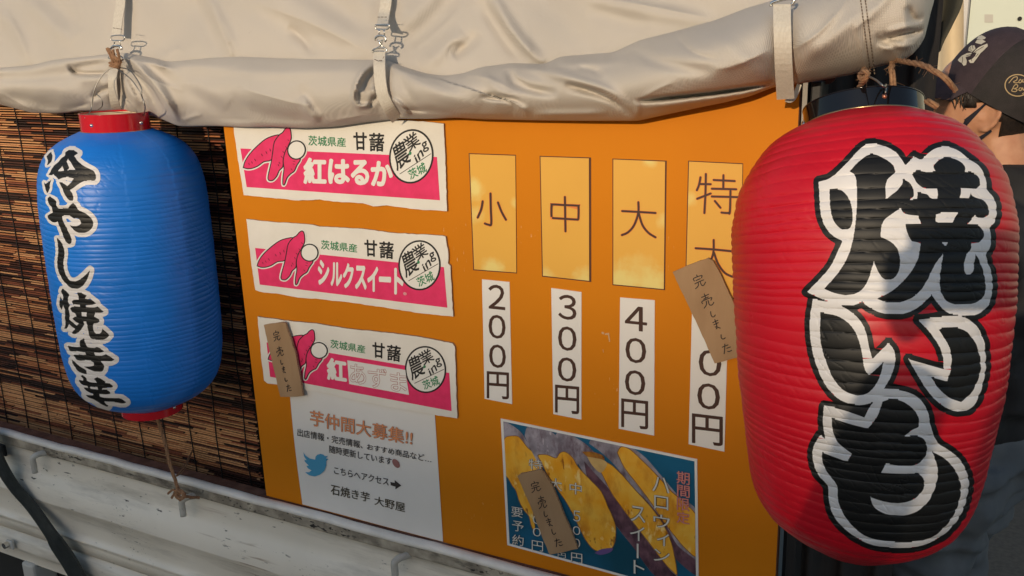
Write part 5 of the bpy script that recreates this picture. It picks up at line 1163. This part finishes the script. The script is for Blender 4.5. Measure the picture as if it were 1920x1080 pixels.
# thin grey pole between roll and flap
mk('canopy_pole', *tube([P(1752, -60, .2), P(1748, 30, .2), P(1730, 90, .2), P(1690, 150, .2)], .007, 8), mat('grey pole', (.20, .22, .22), .5), None, smooth=True, label='thin grey curved canopy pole beside the tarp end', cat='pole')
# cream curtain and the pale wall behind
cream = mat('cream canvas', (.62, .52, .36), .8, (.54, .44, .30), 4)
YW = 3.0
cur = [(1806, -40), (1806, 30), (1802, 120), (1690, 240), (1690, 120), (1760, 60), (1795, -40)]
V = []
for j in range(17):
    y = -60+j*30
    for i in range(13):
        t = i/12; x = 1640+(1807-1640)*t; V.append(P(x, y, 2.2+.04*math.sin(t*16)))
mk('cream_curtain', V, [(j*13+i, (j+1)*13+i, (j+1)*13+i+1, j*13+i+1) for j in range(16) for i in range(12)], cream, None, smooth=True, label='cream canvas curtain in sunlight beyond the dark flap', cat='curtain')
wall_m = mat('pale green-white panel', (.62, .66, .56), .5, (.56, .60, .50), 2, dirt=((.40, .38, .32), 3, .66, .8))
A = P(1818, 30, YW); B_ = P(2300, 30, YW)
shed = empty('box_truck_body', (A[0], YW, 0), 'pale greenish-white box body of a vehicle beyond the capped person', 'box truck')
v, f = box((A[0], YW, .75), (A[0]+3.2, YW+1.7, 2.9)); mk('box_panel', v, f, wall_m, shed)
v, f = box((A[0]-.045, YW-.012, .72), (A[0]-.002, YW+.05, 2.95)); bevel(mk('corner_post', v, f, mat('grey aluminium', (.34, .33, .33), .4, metal=.3), shed), .006)
v, f = box((A[0]-.045, YW-.010, .62), (A[0]+3.2, YW+1.7, .715)); mk('lower_frame', v, f, dark, shed)
q = [P(1846, 27, YW-.002), P(1862, 27, YW-.002), P(1862, 42, YW-.002), P(1846, 42, YW-.002)]; mk('faded_sticker', q, [(0, 3, 2, 1)], mat('faded sticker', (.50, .47, .41), .7), shed)
c0 = P(1912, 35, YW); mk('rivet', *tube([c0, c0+np.array([0, -.006, 0])], .008, 10), dark, shed)
c0 = P(1912, 8, YW); 
for wx in (.6, 2.5): 
    bm = bmesh.new(); bmesh.ops.create_cone(bm, segments=32, radius1=.33, radius2=.33, depth=.2, cap_ends=True)
    v = [(A[0]+wx+q.co.x, YW+.2+q.co.z, .33+q.co.y) for q in bm.verts]; f = [tuple(x.index for x in q.verts) for q in bm.faces]; bm.free(); bevel(mk('wheel', v, f, tyre, shed), .02)
# ---------------------------------------------------------------- person
def at(px, py, d): return C+M@np.array([(px-960)/F, (py-540)/F, 1.0])*d
DP = 1.8
ear = at(1862, 212, DP)
person = empty('person', (ear[0]+.05, ear[1]+.1, 0), 'person in black cap, dark face mask and black jacket standing behind the red lantern', 'person')
fx = np.array([-.98, .10, -.06]); fx /= np.linalg.norm(fx)               # face direction: picture left, a little away and down
upv = np.array([0, 0, 1.0]); sd = np.cross(fx, upv); sd /= np.linalg.norm(sd); hu = np.cross(sd, fx); hu /= np.linalg.norm(hu)
tocam = C-ear
if sd@tocam < 0: sd = -sd                                              # sd points to the ear we see
hc = ear-sd*.078+fx*.030-hu*.004                                     # head centre
def H(f_, s_, u_): return hc+fx*f_+sd*s_+hu*u_
def sphere(c, rx, ry, rz, ax=None, seg=24, rg=16):
    V = []; Fc = []; ax = ax or (fx, sd, hu)
    for j in range(rg+1):
        a = math.pi*j/rg
        for i in range(seg):
            b2 = 2*math.pi*i/seg; V.append(c+ax[0]*rx*math.sin(a)*math.cos(b2)+ax[1]*ry*math.sin(a)*math.sin(b2)+ax[2]*rz*math.cos(a))
    for j in range(rg):
        for i in range(seg): Fc.append((j*seg+i, j*seg+(i+1) % seg, (j+1)*seg+(i+1) % seg, (j+1)*seg+i))
    return V, Fc
def limb(pts, rs, n=14): return tube(smooth_line(pts, 3), list(np.interp(np.linspace(0, 1, (len(pts)-1)*3+1), np.linspace(0, 1, len(rs)), rs)), n)
def remesh(name, parts, m, parent, vox, smooth_it=2, label=None, wrinkle=0):
    V, Fc = join(parts); o = mk(name, V, Fc, m, parent, smooth=True)
    md = o.modifiers.new('r', 'REMESH'); md.mode = 'VOXEL'; md.voxel_size = vox; md.use_smooth_shade = True
    if smooth_it: s_ = o.modifiers.new('s', 'SMOOTH'); s_.iterations = smooth_it; s_.factor = .5
    bpy.context.view_layer.update(); dg = bpy.context.evaluated_depsgraph_get()
    me = bpy.data.meshes.new_from_object(o.evaluated_get(dg)); o.modifiers.clear(); old = o.data; o.data = me; bpy.data.meshes.remove(old)
    for p_ in me.polygons: p_.use_smooth = True
    if wrinkle:
        co_a = np.array([tuple(q.co) for q in me.vertices]); no_a = np.array([tuple(q.normal) for q in me.vertices])
        d = wrinkle*(np.abs(vnoise(co_a[:, 0]*9+co_a[:, 2]*7+40, co_a[:, 2]*13-co_a[:, 1]*6+40, 21))*-2+.5+.8*vnoise(co_a[:, 0]*22+co_a[:, 1]*18+50, co_a[:, 2]*26+50, 22))
        co_a += no_a*d[:, None]; me.vertices.foreach_set('co', co_a.ravel())
    if label: o['label'] = label
    return o
skin = mat('skin', (.54, .28, .165), .5, (.47, .22, .125), 40, bump=.1, bscale=500, sss=.15)
# body frame
neck = H(-.045, 0, -.135); bf = np.array([-.96, .28, 0]); bf /= np.linalg.norm(bf); bs = np.array([bf[1], -bf[0], 0]); bs = bs if bs@tocam > 0 else -bs
def Bp(f_, s_, z): q = neck+bf*f_+bs*s_; q = q.copy(); q[2] = z; return q
zn = neck[2]; zsho = zn-.09; zhip = .86; zkn = .48
hipc = Bp(-.01, 0, zhip)
def Bh(f_, s_, z): q = Bp(f_, s_, z); return q
bodyp = [sphere(H(0, 0, .02), .097, .076, .108), sphere(H(.035, 0, -.045), .062, .056, .062), sphere(H(.05, 0, -.075), .040, .036, .035),
         limb([H(-.02, 0, -.03), H(-.04, 0, -.10), neck+upv*-.02, Bp(-.03, 0, zsho-.02)], [.058, .056, .058, .075]),
         sphere(H(.088, 0, .008), .016, .045, .012), sphere(H(.100, 0, -.018), .020, .013, .012), sphere(H(.092, 0, -.004), .012, .010, .022), sphere(H(.090, 0, -.050), .012, .024, .010), sphere(H(.085, 0, -.082), .016, .020, .014),
         sphere(H(.045, .050, -.02), .030, .018, .026), sphere(H(.045, -.050, -.02), .030, .018, .026)]
for s_ in (1, -1):   # ears: rim, lobe, back
    rim = [H(-.012, s_*.072, .022), H(-.022, s_*.080, .034), H(-.036, s_*.084, .032), H(-.044, s_*.085, .014), H(-.040, s_*.083, -.006), H(-.028, s_*.079, -.022), H(-.016, s_*.075, -.030), H(-.010, s_*.072, -.022)]
    bodyp += [limb(rim, [.0045]*8, 8), limb([H(-.016, s_*.070, .014), H(-.030, s_*.076, .014), H(-.028, s_*.076, -.006), H(-.018, s_*.071, -.014)], [.004]*4, 8), sphere(H(-.026, s_*.070, .002), .017, .006, .028), sphere(H(-.010, s_*.073, -.006), .004, .005, .006), sphere(H(-.014, s_*.074, -.028), .007, .005, .008)]
bodyp += [sphere(Bp(-.02, 0, zsho-.17), .105, .155, .22, (bf, bs, upv)), sphere(Bp(-.01, 0, zhip+.05), .10, .145, .14, (bf, bs, upv))]
armpts = {}
for s_ in (1, -1):
    sh = Bp(-.02, s_*.175, zsho-.02); el = Bp(.02, s_*.225, zsho-.30); wr = Bp(.24, s_*.17, zsho-.36); hd = Bp(.31, s_*.15, zsho-.365); armpts[s_] = (sh, el, wr, hd)
    bodyp += [limb([Bp(-.02, s_*.06, zsho-.02), sh, (sh+el)/2, el, (el+wr)/2, wr], [.055, .054, .045, .038, .034, .025]), sphere(hd, .045, .018, .036, (bf, bs, upv))]
    for k in range(4):
        b0 = hd+bf*.035+upv*(.022-.014*k); bodyp.append(limb([b0-bf*.02, b0+bf*.025, b0+bf*.045-upv*.012-bs*s_*.008, b0+bf*.05-upv*.03-bs*s_*.012], [.0085, .008, .0075, .0065], 8))
    bodyp.append(limb([hd-bf*.02+upv*.02-bs*s_*.01, hd+bf*.01+upv*.035-bs*s_*.025, hd+bf*.035+upv*.03-bs*s_*.03], [.0105, .009, .0075], 8))
    hp = Bh(-.01, s_*.085, zhip-.02); kn_ = Bh(.05, s_*.10, zkn); an = Bh(-.02, s_*.11, .09)
    bodyp += [limb([hp, (hp+kn_)/2, kn_, (kn_+an)/2, an], [.085, .070, .052, .048, .034])]
    bodyp += [limb([an-upv*.05-bf*.03, an-upv*.055+bf*.06, an-upv*.065+bf*.16], [.034, .036, .026])]
body = remesh('body', bodyp, skin, person, .0052, 2)
jac = mat('black jacket fabric', (.010, .010, .012), .8, (.016, .016, .018), 30, bump=.5, bscale=60)
jp = [sphere(Bp(-.02, 0, zsho-.15), .135, .20, .21, (bf, bs, upv)), limb([Bp(-.045, 0, zsho+.118), Bp(-.035, 0, zsho+.06), Bp(-.025, 0, zsho-.02)], [.070, .092, .130]), sphere(Bp(-.01, 0, zhip+.10), .125, .175, .20, (bf, bs, upv)), sphere(Bp(-.02, 0, zsho-.33), .125, .17, .15, (bf, bs, upv))]
for s_ in (1, -1):
    sh, el, wr, hd = armpts[s_]; jp.append(limb([Bp(-.02, s_*.05, zsho-.03), sh, (sh+el)/2, el, (el+wr)/2, wr], [.085, .080, .066, .058, .050, .040]))
remesh('jacket', jp, jac, person, .009, 3, wrinkle=.018)
tro = mat('grey cotton trousers', (.12, .135, .15), .9, (.085, .10, .115), 12, bump=.6, bscale=25)
tp = [sphere(Bh(-.01, 0, zhip-.02), .125, .165, .13, (bf, bs, upv))]
for s_ in (1, -1):
    hp = Bh(-.01, s_*.085, zhip-.02); kn_ = Bh(.05, s_*.10, zkn); an = Bh(-.02, s_*.11, .09)
    tp.append(limb([hp, hp*.7+kn_*.3, (hp+kn_)/2, kn_+bf*.005, (kn_+an)/2, an+upv*.02], [.108, .102, .090, .076, .070, .064]))
tro_o = remesh('trousers', tp, tro, person, .009, 3, wrinkle=.020)
for s_ in (1, -1):
    an = Bh(-.02, s_*.11, .09); mk('shoe', *limb([an-upv*.048-bf*.05, an-upv*.045+bf*.05, an-upv*.058+bf*.17], [.044, .045, .032]), jac, person, smooth=True)
# hair: under the cap, sideburn and nape
hairm = mat('black hair', (.012, .009, .008), .45, (.03, .02, .015), 300, bump=.6, bscale=700, stretch=(1, 1, .3))
hp_ = [sphere(H(-.022, 0, .028), .088, .080, .098)]
Vh, Fh = sphere(H(-.012, 0, .026), .094, .0815, .104, seg=48, rg=32)
keep = []
for fc in Fh:
    c = sum(Vh[i] for i in fc)/4-hc; ff, uu = c@fx, c@hu
    if (ff < -.040 and uu > -.085-.25*(ff+.04)*0) or (uu > .055 and ff < .05) or (ff < .012 and uu > .030) or (abs(ff+.002-.012) < .014 and uu > .012) or (ff < .05 and uu > .045): keep.append(fc)
ho = mk('hair', Vh, keep, hairm, person, smooth=True); sm_ = ho.modifiers.new('t', 'SOLIDIFY'); sm_.thickness = .006; sm_.offset = 1
# a few loose locks in front of the ear
lk = []
for k in range(46):
    f0 = .048-.0016*k+R_.uniform(-.003, .003); ln = R_.uniform(.018, .040) if k < 26 else R_.uniform(.01, .02); s0 = .0745-.25*max(0, f0-.02)
    lk.append(tube(smooth_line([H(f0, s0, .048), H(f0+R_.uniform(-.004, .003), s0+.0035, .048-ln*.5), H(f0+R_.uniform(-.009, .004), s0+.003, .048-ln)]), [.0016, .0016, .0016, .0015, .0014, .0012, .0010, .0008, .0005], 4))
mk('loose_hair', *join(lk), hairm, person, smooth=True)
# eyes
for s_ in (1, -1):
    mk('eye', *sphere(H(.072, s_*.031, .004), .012, .012, .012), mat('eye white', (.6, .55, .5), .2), person, smooth=True)
    mk('eyebrow', *limb([H(.083, s_*.018, .026), H(.076, s_*.036, .030), H(.062, s_*.052, .024)], [.003, .003, .002], 6), hairm, person, smooth=True)
# mask
mm_ = mat('dark blue mask cloth', (.010, .010, .020), .85, bump=.2, bscale=300)
Vm, Fm = sphere(H(.040, 0, -.050), .078, .066, .062, seg=40, rg=28); keep = []
for fc in Fm:
    c = sum(Vm[i] for i in fc)/4-hc; ff, uu, ss = c@fx, c@hu, abs(c@sd)
    if ff > .030 and uu < -.012-(.085-ff)*.30+.0: keep.append(fc)
mo = mk('face_mask', Vm, keep, mm_, person, smooth=True); sm_ = mo.modifiers.new('t', 'SOLIDIFY'); sm_.thickness = .0015
for s_ in (1, -1):
    def band(a, b_, w0, w1):
        d = b_-a; n = hu-(hu@d)/(d@d)*d; n /= np.linalg.norm(n); o_ = sd*s_*.0015
        V = [a+n*w0/2, a-n*w0/2, b_-n*w1/2, b_+n*w1/2]; V += [v_+o_ for v_ in V]; return V, [(0, 1, 2, 3), (7, 6, 5, 4), (0, 4, 5, 1), (1, 5, 6, 2), (2, 6, 7, 3), (3, 7, 4, 0)]
    q0 = [H(.038, s_*.058, -.038), H(.018, s_*.071, -.012), H(-.008, s_*.0775, .014), H(-.026, s_*.083, .032)]
    q1 = [H(.030, s_*.056, -.072), H(.008, s_*.062, -.056), H(-.012, s_*.069, -.042), H(-.028, s_*.074, -.030)]
    parts = [band(q0[0], q0[1], .030, .012), band(q0[1], q0[2], .012, .005), band(q0[2], q0[3], .005, .003), band(q1[0], q1[1], .014, .009), band(q1[1], q1[2], .009, .007), band(q1[2], q1[3], .007, .004)]
    mk('ear_loop', *join(parts), mm_, person)
# cap: crown of panels, brim, button, badges
capm = mat('black cap cotton', (.016, .013, .012), .8, (.024, .018, .018), 60, bump=.4, bscale=500)
capf = mat('faded cap front', (.045, .028, .034), .8, (.035, .022, .027), 60, bump=.4, bscale=500)
ang = math.radians(33)
cf = fx*math.cos(ang)+hu*math.sin(ang); cu = -fx*math.sin(ang)+hu*math.cos(ang)      # cap frame, brim dipping
cc = hc+cu*.052-cf*.006
def capr(a, u_):   # radius of the crown around its axis
    sx = .108+.004*math.cos(a); sy = .090; k = max(0.0, 1-max(0, u_)**2.6)**(1/2.6); return sx*k*math.cos(a), sy*k*math.sin(a)
V = []; Fc = []; mi = []; na, nu = 72, 22
for j in range(nu+1):
    t = j/nu; u_ = t
    for i in range(na):
        a = 2*math.pi*i/na; x, y = capr(a, u_); fronth = .134+.008*math.cos(a)
        z = -.012*math.cos(a)*0+(-.022+t*fronth)+(.014 if math.cos(a) > 0 else 0)*math.cos(a)*(t-1)*-1*0
        seam = -.0009*max(0, 1-abs(((a/(math.pi/3))+.5) % 1-.5)*18) if t < .97 else 0
        V.append(cc+cf*(x*(1+seam*8))+sd*(y*(1+seam*8))+cu*z)
for j in range(nu):
    for i in range(na):
        Fc.append((j*na+i, j*na+(i+1) % na, (j+1)*na+(i+1) % na, (j+1)*na+i)); a = 2*math.pi*(i+.5)/na; mi.append(1 if math.cos(a) > .38 else 0)
cap = mk('cap', V, Fc, [capm, capf], person, mi, smooth=True)
mk('cap_button', *sphere(cc+cu*.113, .008, .008, .005), capm, cap, smooth=True)
V = []; nb = 24
for k, (ext, dz, e2) in enumerate([(0, 0, 0), (.034, -.018, 0), (.064, -.040, 0), (.082, -.060, 0), (.082, -.063, 0), (.064, -.044, 0), (.034, -.022, 0), (0, -.004, 0)]):
    for i in range(nb+1):
        a = -1.15+2.3*i/nb; x, y = capr(a, 0); sh_ = math.cos(a*1.3)**.6 if abs(a*1.3) < 1.57 else 0
        V.append(cc+cf*(x+ext*sh_)+sd*(y*(1+.04*ext/.07))+cu*(-.020+dz*sh_-.018*abs(math.sin(a))**2*(ext/.07)))
mk('brim', V, [(k*(nb+1)+i, k*(nb+1)+i+1, (k+1)*(nb+1)+i+1, (k+1)*(nb+1)+i) for k in range(7) for i in range(nb)], capf, cap, smooth=True)
# embroidered marks follow the crown: cast from the camera onto it
from mathutils.bvhtree import BVHTree
co_ = [Vector(v_) for v_ in (np.array([tuple(q.co) for q in cap.data.vertices])+ORG['cap'])]
bvh = BVHTree.FromPolygons(co_, [tuple(p_.vertices) for p_ in cap.data.polygons])
def on_cap(px, py, lift=.0012):
    d = Vector(ray(px, py)).normalized(); h = bvh.ray_cast(Vector(C), d)
    if h[0] is None: return None
    n = h[1] if h[1].dot(d) < 0 else -h[1]
    return np.array(h[0]+n*lift)
thread = mat('cream embroidery', (.58, .54, .44), .8, bump=.5, bscale=600); gthread = mat('gold embroidery', (.42, .30, .15), .7, bump=.5, bscale=600)
def emb(name, polys, m, lift):
    V = []; Fc = []
    for q in polys:
        pts = [tuple(p_) for p_ in q]; x0 = min(p_[0] for p_ in pts); W3 = [on_cap(*p_, lift) for p_ in pts]
        if any(w is None for w in W3): continue
        t = tri_poly(pts); n = len(V); V += W3; Fc += [tuple(i+n for i in a) for a in t]
    if V: mk(name, V, orient(V, Fc, tuple(-ray(1840, 130))), m, cap)
ce = crop(1727, 3, 8.309)
emb('front_emblem', [[ce(p_) for p_ in q] for q in ([(905, 545), (950, 532), (1012, 565), (1000, 590), (955, 600), (870, 590)], [(862, 625), (880, 600), (960, 600), (1012, 630), (940, 672), (850, 650)], [(752, 720), (790, 690), (840, 690), (855, 740), (800, 790), (745, 770)],
     [(850, 760), (900, 720), (960, 690), (1035, 660), (1045, 700), (985, 760), (930, 810), (880, 880), (820, 960), (770, 960), (745, 920), (800, 900), (850, 850), (870, 800), (820, 800)], [(600, 890), (640, 850), (720, 810), (800, 800), (770, 850), (700, 870), (720, 930), (710, 990), (670, 1005), (640, 960), (600, 940), (580, 915)])], thread, .0014)
emb('front_emblem_detail', [stroke_polys([ce(p_) for p_ in s_], .9) for s_ in ([(720, 850), (800, 830), (880, 770), (980, 710)], [(655, 870), (660, 920), (650, 960)], [(780, 720), (770, 760), (800, 770)], [(810, 700), (820, 740)], [(860, 870), (900, 820)], [(740, 900), (780, 880), (800, 930)])], capm, .0022)
c8 = crop(1700, 0, 3.6)
emb('side_emblem', [stroke_polys(smooth_line([c8(p_) for p_ in circ(748, 576, 84, 72)+[circ(748, 576, 84, 72)[0]]], 1), 2.0)]+[stroke_polys(smooth_line([c8(p_) for p_ in s_]), 1.5) for s_ in (
     [(690, 560), (720, 525), (745, 520), (742, 540), (720, 552), (735, 560), (752, 556)], [(766, 535), (756, 550), (764, 560), (776, 548), (768, 536)], [(784, 536), (782, 554), (796, 548), (798, 534)],
     [(706, 615), (728, 575), (748, 574), (744, 592), (722, 598), (744, 604), (734, 618), (706, 615)], [(762, 592), (756, 606), (768, 612), (776, 596), (764, 592)], [(782, 592), (786, 608), (800, 590), (796, 620), (780, 632)])], gthread, .0014)
# pale blue cloth bag of another colour at the far right edge, beside the person
bagm = mat('light blue cloth', (.30, .36, .48), .8, (.26, .31, .42), 8, bump=.3, bscale=30)
c0 = at(1935, 470, 2.6)
o = remesh('cloth_bag', [sphere(c0, .075, .05, .115, (np.array([1, 0, 0]), np.array([0, 1, 0]), upv)), limb([c0+upv*.09-[.03, 0, 0], c0+upv*.2, c0+upv*.09+[.03, 0, 0]], [.01, .008, .01])], bagm, empty('shoulder_bag', c0-upv*.12, 'light blue cloth bag at the right edge behind the red lantern', 'bag'), .012, 2)
# ---------------------------------------------------------------- the photographer, whose shadow falls on the red lantern
pf = empty('person', (.17, -1.62, 0), 'person in a dark coat holding up a phone opposite the red lantern', 'person')
ORGp = np.array([.17, -1.62, 0.0]); f2 = np.array([-.30, .954, 0]); s2 = np.array([.954, .30, 0]); u2 = upv
vd = M[:, 2]; rt3 = M[:, 0]; dn3 = M[:, 1]; pc = C-vd*.006+rt3*.045
def Q(s_, f_, z): return ORGp+s2*s_+f2*f_+u2*z
pp_ = [sphere(Q(0, .03, 1.64), .095, .075, .115, (f2, s2, u2)), sphere(Q(0, .065, 1.585), .05, .05, .05, (f2, s2, u2)), sphere(Q(0, .13, 1.635), .014, .012, .022, (f2, s2, u2)), limb([Q(0, .0, 1.58), Q(0, -.02, 1.46)], [.055, .062]), sphere(Q(0, -.01, 1.25), .11, .17, .24, (f2, s2, u2)), sphere(Q(0, 0, .95), .11, .16, .14, (f2, s2, u2))]
jp_ = [sphere(Q(0, -.01, 1.27), .14, .215, .23, (f2, s2, u2)), sphere(Q(0, 0, 1.02), .14, .19, .22, (f2, s2, u2)), limb([Q(0, -.02, 1.50), Q(0, -.02, 1.40)], [.075, .11]), sphere(Q(0, 0, .84), .15, .20, .14, (f2, s2, u2))]
tp_ = []
for s_ in (1, -1):
    pp_.append(sphere(Q(s_*.078, .005, 1.63), .020, .008, .032, (f2, s2, u2)))
    sh = Q(s_*.19, -.02, 1.42); el = Q(s_*.22, .18, 1.36); hd = pc+rt3*s_*.080+dn3*.022-vd*.020; wr = hd+dn3*.075-vd*.030+rt3*s_*.012
    pp_ += [limb([Q(s_*.05, -.02, 1.42), sh, (sh+el)/2, el, (el+wr)/2, wr], [.05, .05, .042, .036, .03, .024]), sphere(hd, .026, .020, .045, (f2, s2, u2))]
    jp_.append(limb([Q(s_*.05, -.02, 1.40), sh, (sh+el)/2, el, (el+wr)/2, wr], [.09, .082, .066, .056, .048, .038]))
    for k in range(4):
        b0 = hd-dn3*(.030-.015*k); pp_.append(limb([b0-rt3*s_*.004, b0+rt3*s_*.012+vd*.004, b0+rt3*s_*.010+vd*.016, b0-rt3*s_*.004+vd*.0165], [.0085, .008, .0070, .0060], 8))
    pp_.append(limb([hd+dn3*.02, hd+dn3*.006-rt3*s_*.016-vd*.004, hd-dn3*.012-rt3*s_*.030+vd*.002], [.0105, .0095, .0075], 8))
    hp = Q(s_*.09, 0, .92); kn_ = Q(s_*.10, .03, .49); an = Q(s_*.11, -.01, .09)
    pp_.append(limb([hp, (hp+kn_)/2, kn_, (kn_+an)/2, an], [.085, .07, .052, .048, .034])); tp_.append(limb([hp, hp*.6+kn_*.4, kn_, (kn_+an)/2, an+u2*.02], [.105, .095, .075, .068, .064]))
    mk('shoe', *limb([an-u2*.048-f2*.05, an-u2*.045+f2*.05, an-u2*.058+f2*.17], [.044, .045, .032]), jac, pf, smooth=True)
tp_.append(sphere(Q(0, 0, .90), .125, .165, .12, (f2, s2, u2)))
remesh('body', pp_, skin, pf, .006, 2); remesh('coat', jp_, mat('dark navy coat', (.02, .022, .03), .85, bump=.4, bscale=60), pf, .012, 3); remesh('trousers', tp_, tro, pf, .012, 3)
Vh, Fh = sphere(Q(0, .02, 1.655), .104, .084, .118, (f2, s2, u2), 40, 28); keep = [fc for fc in Fh if (lambda c: (c@f2 < .02 and c[2] > -.075) or c[2] > .055)(sum(Vh[i] for i in fc)/4-Q(0, .02, 1.655))]
ho = mk('hair', Vh, keep, hairm, pf, smooth=True); sm_ = ho.modifiers.new('t', 'SOLIDIFY'); sm_.thickness = .008; sm_.offset = 1
for s_ in (1, -1): mk('eye', *sphere(Q(s_*.032, .103, 1.655), .011, .011, .011, (f2, s2, u2)), mat('eye white', (.6, .55, .5), .2), pf, smooth=True)
# phone: lies just behind the lens position, square to the view
V = [pc+rt3*a*.074+dn3*(b_*.036)+vd*c for c in (-.009, -.001) for a, b_ in ((-1, -1), (1, -1), (1, 1), (-1, 1))]
ph = mk('phone', V, [(0, 3, 2, 1), (4, 5, 6, 7), (0, 1, 5, 4), (1, 2, 6, 5), (2, 3, 7, 6), (3, 0, 4, 7)], mat('black phone glass', (.01, .01, .012), .1), None, label='black phone held sideways by the person opposite the red lantern', cat='phone'); bevel(ph, .002)
lc = C-vd*.003; mk('phone_lens', *tube([lc-vd*.004, lc-vd*.0015], .005, 16), mat('lens glass', (.01, .012, .02), .05), ph)
